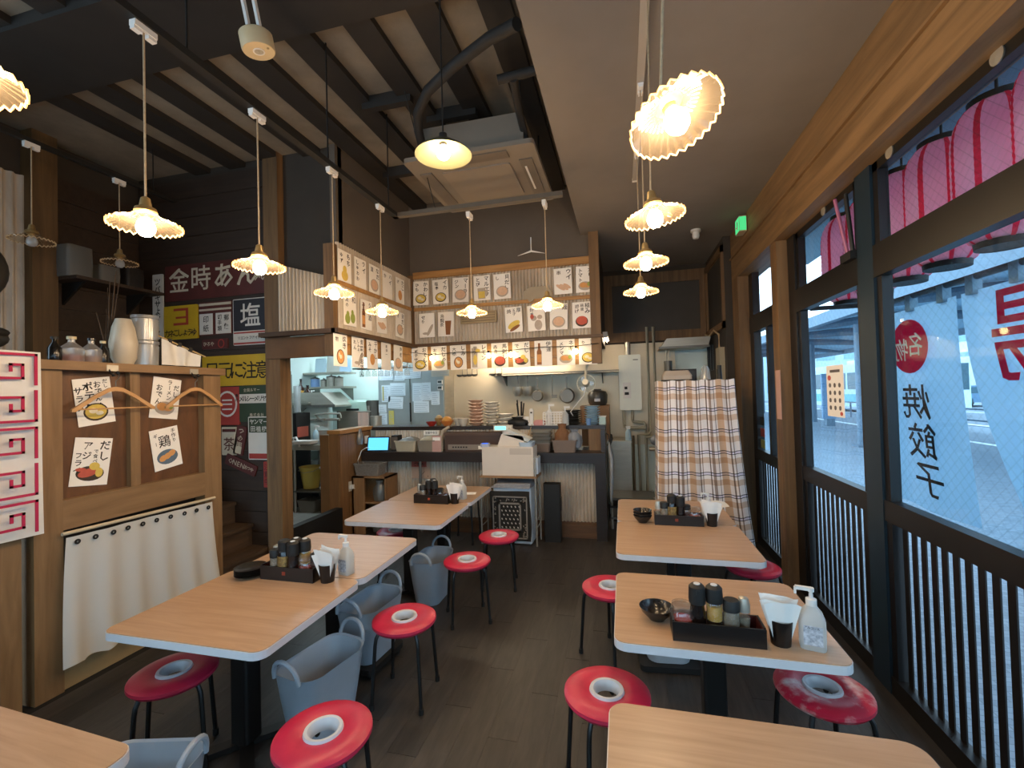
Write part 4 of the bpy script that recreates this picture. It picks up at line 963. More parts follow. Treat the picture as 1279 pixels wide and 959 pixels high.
# upper ledge things
UZ = 1.30; UY = 5.62
def plates(label, x, y, z, r, n, step, m, grp):
    for i in range(n):
        t = thing('dinner_plate', label(i, n), 'plate', (x, y, z + step * i), 0, grp)
        obj('plate', G().lathe([(r * .55, 0), (r * .6, .005), (r * .97, step * .85), (r, step * .95), (r * .95, step * .95), (r * .55, .01), (.0001, .01)], 24), m, t, smooth=True)
        obj('foot', G().lathe([(r * .56, 0), (r * .56, .004), (r * .5, .004), (r * .5, 0)], 16, close=True), m, t)
def ordl(i, n): return ['bottom', 'second', 'third', 'fourth', 'fifth', 'sixth', 'seventh', 'eighth', 'ninth'][i] + ' from below' if 0 < i < n - 1 else ('bottom' if i == 0 else 'top')
PL1 = mat('peach plates', '#c49a7f', .35, var=.08); PL2 = mat('ivory plates', '#cdc3b2', .35, var=.08); PLB = mat('blue-white plates', '#a9c3d3', .3, var=.1); PLD = mat('charcoal plates', '#3a3632', .35, var=.15)
plates(lambda i, n: 'peach dish in the tall left stack, %s' % ordl(i, n), -1.885, UY, UZ, .105, 8, .042, PL1, 'peach dishes')
plates(lambda i, n: 'ivory dish in the stack right of the peach dishes, %s' % ordl(i, n), -1.67, UY, UZ, .105, 8, .038, PL2, 'ivory dishes')
plates(lambda i, n: 'white ramen bowl in the low stack, %s' % ordl(i, n), -1.49, UY - .02, UZ, .115, 3, .05, PL2, 'white ramen bowls')
plates(lambda i, n: 'charcoal plate in the stack by the spray bottle, %s' % ordl(i, n), -.62, UY, UZ, .12, 7, .026, PLD, 'charcoal plates')
plates(lambda i, n: 'blue-white plate in the stack at the counter end, %s' % ordl(i, n), -.38, UY, UZ, .10, 8, .029, PLB, 'blue-white plates')
def rb(name, label, x, r, h, m, fill=None, y=UY):
    t = thing(name, label, 'bowl', (x, y, UZ)); obj('bowl', G().lathe([(r * .45, 0), (r * .8, h * .5), (r, h), (r * .95, h), (r * .7, h * .5), (.0001, .01)], 22), m, t, smooth=True)
    obj('foot', G().lathe([(r * .46, 0), (r * .46, .008), (r * .4, .008), (r * .4, 0)], 16, close=True), m, t)
    if fill: obj('contents', G().sphere((0, 0, h), r * .75, 12, 8, (1, 1, .9)), fill, t, smooth=True)
rb('serving_bowl', 'red lacquer bowl at the left of the upper ledge', -2.49, .075, .06, mat('red lacquer bowl', '#9c2b22', .3, var=.1), y=5.55)
rb('serving_bowl', 'orange bowl heaped with orange packets', -2.27, .09, .07, mat('orange bowl', '#c9773a', .35, var=.1), mat('orange packets', '#d9963c', .5, var=.3, scale=20), 5.55)
rb('serving_bowl', 'white rice bowl left of the peach dishes', -2.03, .07, .10, PL2, y=5.52)
rb('serving_bowl', 'second white bowl beside the orange bowl', -2.13, .065, .10, PL2, y=5.60)
rb('serving_bowl', 'small wooden bowl of chopsticks on the upper ledge', -2.44, .06, .10, mat('wood bowl', '#a5824f', .5, var=.2), mat('chopsticks', '#c4a878', .6, var=.2), 5.68)
t = thing('utensil_holder', 'steel cup with black-handled utensils on the upper ledge', 'holder', (-1.29, UY, UZ))
obj('cup', G().lathe([(.045, 0), (.05, .12), (.046, .12), (.04, .01)], 18), STEEL, t, smooth=True)
for i in range(5): obj('utensil', G().tube([(.02 * math.cos(i * 1.3), .02 * math.sin(i * 1.3), .02), (.05 * math.cos(i * 1.3), .04 * math.sin(i * 1.3), .28 + .02 * (i % 3))], .009, 8), BLACKM, t)
t = thing('ticket_spike', 'small white order-ticket holder beside the utensils', 'holder', (-1.20, 5.56, UZ)); obj('base', G().box(-.04, -.03, 0, .04, .03, .015), BLACKM, t); obj('ticket', G().box(-.035, -.01, .015, .035, 0, .11), PAPER, t)
bag('towel_heap', 'dark cloth heap at the middle of the upper ledge', (-1.30, 5.50, UZ), .13, .06, .11, BLACKM)
t = thing('handset', 'white telephone handset standing in its cradle', 'telephone', (-1.13, 5.55, UZ)); obj('cradle', G().box(-.04, -.03, 0, .04, .04, .03), WHITEP, t); obj('handset', G().prism(rrect(.045, .18, .015, 3, 0, .12), -.015, .015, 'y'), WHITEP, t); obj('screen', G().box(-.012, -.017, .15, .012, -.015, .17), BLACKM, t)
obj('telephone_cord', G().tube([(-1.12, 5.50, 1.31), (-1.13, 5.44, 1.25), (-1.17, 5.36, 1.12), (-1.22, 5.3, 1.02)], .006, 6), mat('beige cord', '#b79a74', .5, var=.1), label='beige cord running down from the handset', cat='cord')
t = thing('pink_cloth', 'folded pink cloth beside the handset', 'cloth', (-1.03, 5.56, UZ)); obj('fold', G().loft([[(x * s, y * s, z) for x, y in rrect(.15, .1, .03, 4)] for s, z in ((1, 0), (1.04, .02), (.95, .05), (.7, .065))]), mat('pink cloth', '#cf9490', .9, var=.1), t, smooth=True); obj('layer', G().prism(rrect(.16, .105, .03, 4), .022, .027), mat('pink cloth', '#cf9490'), t)
t = thing('dish_basket', 'white plastic lattice basket on the upper ledge', 'basket', (-.85, UY - .04, UZ))
obj('base', G().prism(rrect(.23, .18, .02, 3), 0, .008), WHITEP, t); obj('rim', G().loft([[(x, y, z) for x, y in rrect(.25 * s, .2 * s, .02, 3)] for s, z in ((1, .15), (1, .165), (.93, .165), (.93, .15))], (False, False)), WHITEP, t)
for i in range(8): obj('upright', G().box(-.12 + .034 * i - .006, -.1, .008, -.12 + .034 * i + .006, -.094, .155), WHITEP, t)
for k in range(4): obj('band', G().box(-.12, -.101, .03 + .033 * k, .125, -.096, .04 + .033 * k).box(.118, -.09, .03 + .033 * k, .123, .09, .04 + .033 * k), WHITEP, t)
def soap(label, x, y, z, s, m):
    t = thing('pump_bottle', label, 'bottle', (x, y, z)); obj('body', G().lathe([(.03 * s, 0), (.034 * s, .01), (.032 * s, .1 * s), (.012 * s, .13 * s)], 16), m, t, smooth=True)
    obj('head', G().cyl((0, 0, .13 * s), (0, 0, .165 * s), .008 * s).box(-.012, -.008, .16 * s, .045 * s, .008, .18 * s), WHITEP, t)
soap('white pump bottle standing in the lattice basket', -.91, 5.60, UZ + .01, 1.4, WHITEP)
soap('clear spray bottle between the basket and charcoal plates', -.70, 5.50, UZ, 1.3, SANI)
obj('blue_cup', G().lathe([(.025, 0), (.032, .08), (.03, .08), (.023, .005)], 16), mat('blue cup plastic', '#6d93c4', .3, var=.1), None, (-.42, 5.51, UZ), smooth=True, label='small blue cup before the blue-white plates', cat='cup')
t = thing('plastic_tub_dish', 'small pale dish rack box right of the blue plates', 'box', (-.26, 5.70, UZ)); obj('box', G().box(-.04, -.1, 0, .04, .08, .09), mat('mint plastic', '#a9bfb8', .4, var=.1), t); obj('lid', G().box(-.045, -.105, .09, .045, .085, .1), WHITEP, t)

# things under and before the counter
t = thing('wood_cabinet', 'low open wooden cabinet under the tablet', 'cabinet', (-3.29, 5.0, 0))
CABW = mat('cabinet wood', '#96704a', .5, col2='#7d5b3a', scale=3, stretch=(5, 5, .6))
obj('side', G().box(-.05, .0, 0, .12, .02, .72), CABW, t); obj('side', G().box(-.05, .0, 0, -.03, .3, .72), CABW, t); obj('side', G().box(.40, .0, 0, .42, .3, .72), CABW, t)
obj('shelf', G().box(-.05, 0, .70, .42, .3, .72), CABW, t); obj('shelf', G().box(-.05, .02, .38, .42, .3, .40), CABW, t); obj('back', G().box(-.05, .29, 0, .42, .3, .7), CABW, t)
bag('plastic_bag', 'crumpled clear bag inside the wooden cabinet', (-3.02, 5.12, .40), .09, .07, .26, FILM)
bag('plastic_bag', 'second crumpled bag on the cabinet bottom', (-3.03, 5.10, .02), .09, .07, .2, FILM)
basket('felt_box', 'grey felt box on top of the wooden cabinet', (-3.16, 5.14, .72), .36, .22, .15, mat('grey felt', '#7d766d', .95, col2='#635d56', scale=60), 'box')
t = thing('paper_notice', 'red and white notice on the corrugated counter front', 'notice', (-2.59, 5.41, .75))
obj('paper', G().box(-.13, -.005, -.12, .13, 0, .12), mat('aged notice', '#b79a86', .8, var=.1), t); obj('banner_print', G().box(-.13, -.007, .03, .08, -.005, .10), mat('notice red', '#a04a3a', .7, var=.1), t)
g = G(); htext(g, 'ご案内', -.1, .065, .05, -.008); htext(g, '／,', -.02, -.06, .08, -.008); obj('lettering', g, INK, t)
obj('support_pole', G().cyl((-2.52, 5.24, 0), (-2.52, 5.24, .965), .018), STEELD, label='thin steel pole supporting the counter ledge', cat='pole', smooth=True)
t = thing('black_case', 'tall black case standing against the counter', 'case', (-.83, 5.16, 0)); obj('body', G().prism(rrect(.19, .12, .01, 2), 0, .66), BLACKM, t); obj('hinge', G().box(.095, -.03, .35, .105, .03, .5), BLACK, t)
t = thing('hanging_coat', 'grey translucent garment bag hanging at the counter end', 'bag', (-.17, 5.3, 0))
obj('film', G().loft([[(x * s * .6 + dx, y * s, z) for x, y in rrect(.07, .3, .03, 3)] for s, dx, z in ((.55, .0, .45), (.95, .01, .6), (1.05, .02, .95), (.8, .0, 1.05), (.2, 0, 1.12))]), mat('grey bag film', '#8b8e91', .35, var=.2, scale=9), t, smooth=True)
obj('hook', G().tube([(0, 0, 1.1), (-.01, 0, 1.2), (-.04, 0, 1.22)], .008, 6), BLACKM, t); obj('strap', G().tube([(0, -.03, 1.08), (.03, -.05, 1.16), (.02, .03, 1.2), (0, .03, 1.08)], .012, 6), BLACKM, t)

# ------------------------------------------------------------------ register rack
REGW = mat('register casing', '#cfc6ba', .45, var=.05)
t = thing('register_rack', 'steel wire rack with wooden shelf holding the register', 'rack', (-1.62, 4.93, 0))
for x in (0, .64):
    for y in (0, .25): obj('post', G().cyl((x, y, 0), (x, y, .84 if x == 0 else .98), .011), STEEL, t, smooth=True)
obj('shelf', G().box(-.01, -.02, .755, .66, .265, .775), mat('rack board', '#9b7750', .5, var=.15), t)
for z in (.2, .28):
    obj('rail', G().cyl((0, 0, z), (0, .25, z), .006).cyl((.64, 0, z), (.64, .25, z), .006), STEEL, t)
t = thing('money_till', 'white cash drawer block under the register head', 'till', (-1.60, 4.94, .776)); obj('body', G().box(0, 0, 0, .60, .24, .325), REGW, t)
obj('seam', G().box(.33, -.002, .24, .58, 0, .31), mat('casing seam', '#b9afa3', .5, var=.05), t); obj('side_printer', G().box(.60, .02, .02, .645, .2, .2), mat('pale blue white', '#ccd6e0', .4, var=.05), t)
t = thing('cash_register', 'white register head with cyan customer display', 'register', (-1.43, 5.0, 1.101))
obj('body', G().prism([(0, 0), (.34, 0), (.30, .12), (.05, .14)], 0, .17, 'y'), REGW, t)
obj('screen_tilt', G().prism([(.06, .14), (.36, .05), (.39, .08), (.12, .205)], .0, .17, 'y'), mat('register screen bezel', '#b9bcb8', .4, var=.05), t)
obj('display_stem', G().box(.02, .16, .12, .06, .2, .19), REGW, t)
obj('customer_display', G().box(-.07, .10, .17, .15, .16, .235), REGW, t); obj('display_glow', G().box(-.055, .098, .182, .08, .1, .225), emission('cyan display', '#7fe8e4', 1.0), t)
t = thing('card_reader', 'small card reader with blue screen on the cash drawer', 'card reader', (-1.57, 4.98, 1.101), rot=(0, 0, .1)); obj('body', G().prism(rrect(.10, .1, .02, 3), 0, .035), mat('reader grey', '#aab0c4', .4, var=.05), t); obj('screen', G().box(-.035, -.035, .035, .035, .02, .04), emission('reader screen', '#3a66d8', .9), t)
obj('desk_tray', G().loft([[(x, y, z) for x, y in rrect(.16 * s, .2 * s, .02, 3)] for s, z in ((.9, 0), (1, .05), (.94, .05), (.85, .008))]), mat('clear blue tray', '#a9bccd', .35, var=.1), None, (-1.09, 5.06, 1.101), label='pale blue coin tray at the right end of the cash drawer', cat='tray')
# small freezer with bandana and newspapers
t = thing('mini_freezer', 'white mini freezer standing inside the register rack', 'freezer', (-1.26, 5.07, 0)); obj('body', G().prism(rrect(.44, .26, .02, 3), .02, .64), mat('appliance white', '#c9d4de', .4, var=.04), t); obj('plinth', G().box(-.2, -.13, 0, .2, .13, .02), BLACKM, t)
t = thing('newspapers', 'folded newspapers lying on the mini freezer', 'newspapers', (-1.26, 5.08, .642))
for i in range(4): obj('sheet', G().prism(rrect(.46 - .02 * i, .36 - .02 * i, .01, 2), .012 * i, .012 * i + .009), mat('newsprint', '#a8aab0', .85, col2='#8e9198', scale=50), t, rz=.06 * (i - 1))
def bandf(u, v): return (-.23 + .46 * u + .01 * math.sin(v * 5), -.012 * math.sin(u * 6) - .02 * (1 - v), .06 + .55 * v)
t = thing('bandana', 'black paisley bandana hanging on the mini freezer front', 'bandana', (-1.27, 4.91, .0)); obj('cloth', G().grid(bandf, 20, 20), mat('black cotton', '#262422', .9, var=.2, scale=30), t, smooth=True)
WP = mat('bandana print', '#8d8780', .9, var=.25, scale=60)
def frame_(x0, z0, x1, z1, w_): return G().box(x0, -.036, z0, x1, -.033, z0 + w_).box(x0, -.036, z1 - w_, x1, -.033, z1).box(x0, -.036, z0, x0 + w_, -.033, z1).box(x1 - w_, -.036, z0, x1, -.033, z1)
obj('border', frame_(-.20, .09, .20, .56, .014), WP, t); obj('inner_border', frame_(-.13, .18, .13, .49, .02), WP, t)
g = G()
for i in range(5):
    for j in range(6): g.prism(ell(-.09 + .045 * i + (.02 if j % 2 else 0), .215 + .046 * j, .007, .012, 8, .6), -.036, -.033, 'y')
obj('dots', g, mat('bandana dots', '#c2bcb4', .9, var=.1), t)
g = G()
for i in range(60):
    s = i % 4; q = random.uniform(-.18, .18); z = random.uniform(.11, .54)
    x, zz = ((q, .14), (q, .525), (-.165, z), (.165, z))[s]; g.prism(ell(x + random.uniform(-.015, .015), zz + random.uniform(-.015, .015), .012, .006, 7, random.uniform(0, 3)), -.036, -.033, 'y')
obj('paisley', g, WP, t)

# ------------------------------------------------------------------ kitchen, left part
KY = 6.95
t = thing('sink_table', 'steel kitchen sink table with shelf and tap seen through the opening', 'sink', (-4.45, 5.25, .15))
obj('top', G().box(0, 0, .86, .95, .6, .93), STEEL, t); obj('basin_rim', G().box(.1, .08, .93, .8, .5, .935), STEELD, t)
for x in (.03, .46, .92):
    for y in (.04, .56): obj('leg', G().cyl((x, y, 0), (x, y, .86), .018), STEEL, t, smooth=True)
obj('shelf', G().box(.02, .02, .28, .93, .58, .30), STEELD, t); obj('splash_back', G().box(0, .58, .93, .95, .6, 1.08), STEEL, t)
for z in (.35, .62): obj('caster_knob', G().sphere((.46, .02, z), .022, 10, 8), WHITEP, t, smooth=True)
t = thing('yellow_bucket', 'yellow plastic bucket under the sink table', 'bucket', (-4.29, 5.45, .46)); obj('body', G().lathe([(.10, 0), (.145, .28), (.155, .285), (.155, .30), (.138, .30), (.095, .01)], 24), mat('yellow plastic', '#cdb85c', .45, var=.06), t, smooth=True); obj('handle', G().tube([(-.15, 0, .28), (-.12, -.1, .25), (0, -.16, .23), (.12, -.1, .25), (.15, 0, .28)], .004, 6), STEEL, t)
basket('grey_crate', 'grey crate on the kitchen floor below the bucket', (-4.26, 5.42, .15), .28, .26, .16, mat('grey crate', '#77746c', .6, var=.1), 'crate')
t = thing('white_tray', 'white tray sticking out of the sink table', 'tray', (-4.25, 5.30, 1.095)); obj('tray', G().loft([[(x * s, y * s, z) for x, y in rrect(.3, .2, .03, 3)] for s, z in ((.9, 0), (1, .04), (.95, .04), (.85, .008))]), WHITEP, t); obj('lip', G().loft([[(x * s, y * s, z) for x, y in rrect(.3, .2, .03, 3)] for s, z in ((1.0, .038), (1.06, .042), (1.0, .044))], (False, False)), WHITEP, t)
obj('kitchen_hose', G().tube([(-4.55, 5.5, 1.02), (-4.50, 5.35, 1.16), (-4.38, 5.28, 1.18), (-4.32, 5.26, 1.10), (-4.30, 5.24, 1.06)], .014, 8), WHITEP, smooth=True, label='white hose curling over the sink table', cat='hose')
soap('blue-white soap bottle on the sink table', -4.33, 5.62, 1.085, 1.3, mat('pale blue soap', '#9fb8c4', .3, var=.1))
t = thing('kitchen_tap', 'wall-mounted steel mixer tap with long spout above the sink', 'tap', (-4.55, 6.0, 1.38)); obj('bar', G().cyl((-.35, 0, 0), (.35, 0, 0), .02), STEEL, t, smooth=True); obj('spout', G().tube([(0, 0, 0), (0, -.1, .08), (.2, -.12, .10), (.45, -.12, .09), (.46, -.12, .03)], .014, 8), STEEL, t, smooth=True)
for x in (-.2, -.05, .1): obj('knob', G().cyl((x, -.07, 0), (x, 0, 0), .022), STEEL, t, smooth=True)
struct('wall_kitchen_splash', G().box(-4.9, 6.02, .9, -4.42, 6.06, 1.62), KTILE)
# steel shelves, hood, bottles
t = thing('kitchen_shelf', 'steel wall shelves with pots above the kitchen sink', 'shelf', (-5.0, 6.2, 1.86))
for z in (0, .23): obj('board', G().box(0, 0, z, .75, .34, z + .03), STEEL, t)
for x in (.05, .68): obj('bracket', G().prism([(.34, 0), (.0, 0), (.34, -.2)], x, x + .012, 'x'), STEELD, t)
t = thing('small_hood', 'sloped steel hood below the kitchen shelves', 'hood', (-5.0, 5.9, 1.57)); obj('shell', G().prism([(0, 0), (.8, 0), (.8, .03), (.55, .23), (0, .23)], 0, .5, 'y'), STEEL, t); obj('lip', G().box(0, -.015, 0, .8, 0, .04), STEELD, t)
for i, (x, r, h, m_, lab) in enumerate(((.12, .07, .13, mat('blue tub', '#7fa0cf', .4, var=.1), 'blue plastic tub on the kitchen shelf'), (.28, .05, .10, STEEL, 'small steel pot on the kitchen shelf'), (.42, .075, .15, STEEL, 'round steel canister on the kitchen shelf'), (.56, .065, .13, STEEL, 'steel canister at the end of the kitchen shelf'))):
    t = thing('canister', lab, 'canister', (-4.98 + x, 6.32, 1.89)); obj('body', G().lathe([(r, 0), (r, h), (r * .9, h), (r * .9, .01)], 18), m_, t, smooth=True); obj('lid', G().lathe([(r * 1.03, h), (r * 1.03, h + .012), (.012, h + .03), (.01, h + .045)], 18), STEELD, t, smooth=True)
for x, wd, hh, lab in ((.1, .2, .24, 'upright white cutting board on the top kitchen shelf'), (.32, .24, .30, 'grey cutting board leaning on the top kitchen shelf'), (.56, .2, .22, 'pale blue board at the end of the top kitchen shelf')):
    t = thing('cutting_board', lab, 'board', (-4.99 + x, 6.35, 2.12), rot=(-.12, 0, 0)); obj('board', G().prism(rrect(wd, hh, .02, 3, wd / 2, hh / 2), 0, .02, 'y'), mat('poly board ' + lab[:6], {'u': '#bcd3e0', 'g': '#b9b9b2', 'p': '#a9c4dc'}[lab[0]], .5, var=.05), t)
t = thing('bottle_shelf', 'small steel shelf carrying two brown liquor bottles', 'shelf', (-4.96, 5.85, 1.63)); obj('board', G().box(0, 0, 0, .34, .28, .025), STEEL, t); obj('bracket', G().prism([(.0, 0), (.3, 0), (0, -.22)], .1, .115, 'y'), STEELD, t)
LBO = mat('amber label', '#c4913f', .5, var=.12)
def sake(label, x, y, z, r, h):
    t = thing('liquor_bottle', label, 'bottle', (x, y, z)); obj('glass', G().lathe([(r, 0), (r, h * .6), (r * .35, h * .75), (r * .3, h * .95)], 16), mat('brown glass', '#3b2015', .2, var=.2), t, smooth=True); obj('label_band', G().lathe([(r * 1.02, h * .06), (r * 1.02, h * .5)], 16), LBO, t); obj('cap', G().lathe([(r * .36, h * .93), (r * .36, h)], 12), BLACKM, t)
sake('slim brown liquor bottle with pour spout on the kitchen shelf', -4.86, 5.98, 1.656, .045, .36); sake('wide brown liquor bottle beside the slim one', -4.74, 5.98, 1.656, .06, .26)
soap('small green detergent bottle beside the liquor bottles', -4.65, 5.96, 1.656, 1.0, mat('mint soap', '#9fd0c0', .3, var=.1))
# fridge at the very left of the opening, drink dispenser tubes
t = thing('kitchen_refrigerator', 'tall dark steel refrigerator edge beside the doorway post', 'refrigerator', (-4.98, 4.75, .15)); obj('body', G().box(0, 0, 0, .46, .62, 1.95), mat('fridge side', '#5d605c', .45, .4, var=.1), t); obj('door_panel', G().box(.46, .02, .05, .49, .60, 1.9), mat('fridge door', '#86887f', .4, .5, var=.1), t); obj('handle', G().cyl((.52, .08, .8), (.52, .08, 1.2), .012), STEEL, t)
t = thing('drink_dispenser', 'dark drink dispenser with clear tube beside the fridge', 'dispenser', (-4.72, 5.55, .15)); obj('body', G().box(0, 0, 0, .12, .3, 1.35), BLACKM, t); obj('tube', G().lathe([(.05, 1.36), (.05, 1.75), (.045, 1.75), (.045, 1.37)], 16, (.06, .1, 0)), PETG, t, smooth=True); obj('tag_red', G().box(.12, .02, 1.0, .125, .25, 1.15), mat('tag red', '#b55a4a', .5, var=.1), t)
basket('pan_crate', 'dark rack of pans under the sink behind the bucket', (-4.68, 6.08, .15), .5, .4, .45, BLACKM, 'rack', fill=STEELD)
# pot, towel, ice machine with cloth behind the side panel
t = thing('tall_pot', 'tall steel stock pot behind the kitchen side rail', 'pot', (-3.70, 6.2, 1.05)); obj('body', G().lathe([(.085, 0), (.085, .36), (.08, .36), (.08, .01)], 20), STEEL, t, smooth=True); obj('rim', G().lathe([(.09, .35), (.09, .365), (.078, .365), (.078, .35)], 20, close=True), STEEL, t)
t = thing('pot_stand', 'steel worktop carrying the stock pot', 'worktop', (-3.86, 5.9, .15)); obj('top', G().box(0, 0, .86, .34, .55, .9), STEEL, t)
for x in (.03, .31):
    for y in (.03, .52): obj('leg', G().cyl((x, y, 0), (x, y, .86), .018), STEEL, t)
t = thing('ice_machine', 'grey ice machine topped by a pale mint cloth', 'ice machine', (-4.48, 6.33, .15)); obj('body', G().box(0, 0, 0, .62, .58, 1.50), STEELD, t); obj('door_panel', G().box(.03, -.012, .75, .59, 0, 1.42), STEEL, t); obj('handle', G().box(.2, -.04, 1.35, .42, -.012, 1.38), BLACKM, t)
def mcf(u, v):
    a = u * .62 - .05; d = v * .75; return (a - .0 + .02 * math.sin(v * 6), (.56 - d) if d < .58 else -.025 - .01 * math.sin(u * 9), 1.512 if d < .58 else 1.512 - (d - .58))
t = thing('mint_cloth', 'pale mint cloth draped over the ice machine', 'cloth', (-4.48, 6.33, .15)); obj('cloth', G().grid(mcf, 14, 16), mat('mint cloth', '#b6d3c4', .9, var=.08), t, smooth=True)
t = thing('pink_towel', 'pinkish towel hanging near the stock pot', 'towel', (-3.86, 6.1, 1.06)); obj('cloth', G().grid(lambda u, v: (-.09 + .18 * u, .015 * math.sin(u * 9), .42 * v), 10, 8), mat('towel pink', '#c7a99a', .95, var=.08), t, smooth=True); obj('bar', G().cyl((-.13, 0, .43), (.13, 0, .43), .008), STEEL, t)
t = thing('glass_rack', 'wire rack of upside-down glasses under the canopy edge', 'rack', (-3.3, 5.0, 2.0)); obj('rail', G().box(0, 0, .06, .75, .02, .075).box(0, .2, .06, .75, .22, .075), STEEL, t); obj('hanger', G().cyl((.05, .11, .07), (.05, .11, .62), .006).cyl((.7, .11, .07), (.7, .11, .62), .006).box(0, .1, .058, .75, .12, .07), STEEL, t)
for i in range(8):
    t2 = thing('hanging_glass', 'upside-down drinking glass in the wire rack, %s from the left' % ('first', 'second', 'third', 'fourth', 'fifth', 'sixth', 'seventh', 'last')[i], 'glass', (-3.24 + .09 * i, 5.11, 1.97), 0, 'glasses hanging in the wire rack'); obj('glass', G().lathe([(.036, 0), (.03, .07), (.006, .08), (.006, .085), (.026, .09)], 12), CLEAR, t2, smooth=True)
# fridge covered with papers
t = thing('steel_fridge', 'upright steel fridge plastered with white papers', 'fridge', (-3.85, 6.52, 0)); obj('body', G().box(0, .02, .05, 1.15, .42, 2.25), STEEL, t); obj('door_panel', G().box(.01, 0, 1.2, .56, .02, 2.2), mat('fridge light steel', '#a9b3b3', .4, .4, var=.1), t); obj('door_panel', G().box(.585, 0, 1.2, 1.14, .02, 2.2), mat('fridge light steel', '#a9b3b3'), t); obj('door_panel', G().box(.01, 0, .1, 1.14, .02, 1.17), mat('fridge light steel', '#a9b3b3'), t); obj('handle', G().box(.57, -.03, 1.3, .58, 0, 1.6), BLACKM, t)
PB = mat('blueish paper', '#dfeaf0', .8, var=.04)
for i, (x, z, w_, h_, a, lab) in enumerate(((.02, 1.97, .27, .2, 0, 'paper at the top left of the steel fridge'), (.27, 1.96, .2, .21, .03, 'second paper in the fridge top row'), (.47, 1.98, .29, .19, -.02, 'wide paper in the fridge top row'), (.06, 1.62, .15, .27, 0, 'yellow-striped paper on the left fridge door'), (.21, 1.72, .27, .2, .02, 'paper at the middle of the left fridge door'), (.17, 1.52, .26, .19, .06, 'tilted paper low on the left fridge door'), (.6, 1.62, .17, .29, .02, 'tall paper on the right fridge door'), (.77, 1.63, .15, .28, -.02, 'tall paper right of the other on the right fridge door'), (.62, 1.44, .26, .18, 0, 'paper low on the right fridge door'), (.92, 1.56, .14, .21, 0, 'small paper at the right fridge edge'), (.0, 1.45, .14, .13, 0, 'small note low on the left fridge door'), (.02, 1.26, .13, .18, 0, 'lettered card at the left fridge bottom'), (.18, 1.26, .09, .22, 0, 'yellow strip card at the left fridge bottom'), (.93, 2.0, .3, .22, 0, 'cream sheet hanging right of the top papers'))):
    t = thing('fridge_paper', lab, 'paper', (-3.84 + x, 6.515, z), 0, 'papers on the steel fridge', rot=(0, a, 0))
    pm_ = mat('cream sheet', '#cfc9b8', .8, var=.05) if 'cream' in lab else (mat('yellow strip', '#cfc06a', .8, var=.1) if 'yellow strip ' in lab else PB)
    obj('sheet', G().box(0, 0, 0, w_, .003, h_), pm_, t)
    if 'yellow-striped' in lab: obj('stripe', G().box(.015, -.001, .02, .04, 0, h_ - .02), mat('yellow strip', '#cfc06a', .8), t)
    g = G()
    for k in range(int(h_ / .03) - 1): g.box(.02, -.001, .02 + .03 * k, w_ - .02 - .02 * (k % 3), 0, .026 + .03 * k)
    obj('print_lines', g, mat('grey print', '#a9b8c4', .8, var=.1), t)
for i in range(2):
    t = thing('fridge_timer', ('upper' if i else 'lower') + ' white kitchen timer on the fridge edge', 'timer', (-2.76, 6.50, 1.82 + .09 * i)); obj('case', G().prism(rrect(.08, .07, .012, 3), -.015, .01, 'y'), WHITEP, t); obj('display', G().box(-.03, -.018, -.012, .03, -.015, .018), mat('lcd', '#46504c', .3, var=.1), t)

# ------------------------------------------------------------------ kitchen, back line
t = thing('back_shelf', 'steel wall shelf above the hanging pans', 'shelf', (-2.0, 6.62, 1.98)); obj('board', G().box(0, 0, 0, 1.95, .3, .03), STEELD, t); obj('front_bar', G().cyl((0, -.02, .0), (1.95, -.02, .0), .008), STEEL, t)
for x in (.2, 1.7): obj('bracket', G().prism([(.3, 0), (0.05, 0), (.3, -.16)], x, x + .012, 'x'), STEELD, t)
t = thing('range_hood', 'long steel range hood above the back shelf', 'hood', (-2.75, 6.3, 2.3)); obj('shell', G().prism([(0, 0), (.62, 0), (.62, .3), (.1, .3)], 0, 2.4, 'x'), STEEL, t); obj('lip', G().box(0, -.01, -.03, 2.4, .01, .02), STEELD, t)
for i, (x, lab) in enumerate(((-1.55, 'first steel ladle pot hanging under the back shelf'), (-1.40, 'second steel ladle pot hanging under the back shelf'))):
    t = thing('ladle_pot', lab, 'pot', (x, 6.60, 1.66)); obj('bowl', G().lathe([(.045, 0), (.068, .05), (.072, .14), (.066, .14), (.05, .02)], 18), STEEL, t, smooth=True); obj('handle', G().box(-.01, .055, .1, .01, .07, .32), STEELD, t)
def pan(label, x, z, r, m_):
    t = thing('frying_pan', label, 'pan', (x, 6.58, z)); obj('pan', G().lathe([(.0001, .03), (r * .8, .03), (r, -.01), (r * 1.02, -.01), (r * .85, .04), (.0001, .04)], 22).xf(Matrix.Rotation(PI / 2, 4, 'X')), m_, t, smooth=True); obj('handle', G().box(-.013, -.02, r, .013, -.008, r + .17), STEELD, t)
pan('small frying pan hanging under the back shelf', -1.24, 1.66, .085, STEELD); pan('large frying pan hanging right under the back shelf', -.80, 1.65, .11, mat('grey pan', '#6f6e69', .4, .6, var=.1))
t = thing('spatula', 'thin spatula hanging between the frying pans', 'spatula', (-1.02, 6.60, 1.62)); obj('shaft', G().cyl((0, 0, .05), (0, 0, .36), .007), STEELD, t); obj('blade', G().box(-.01, -.005, 0, .07, .005, .05), STEELD, t)
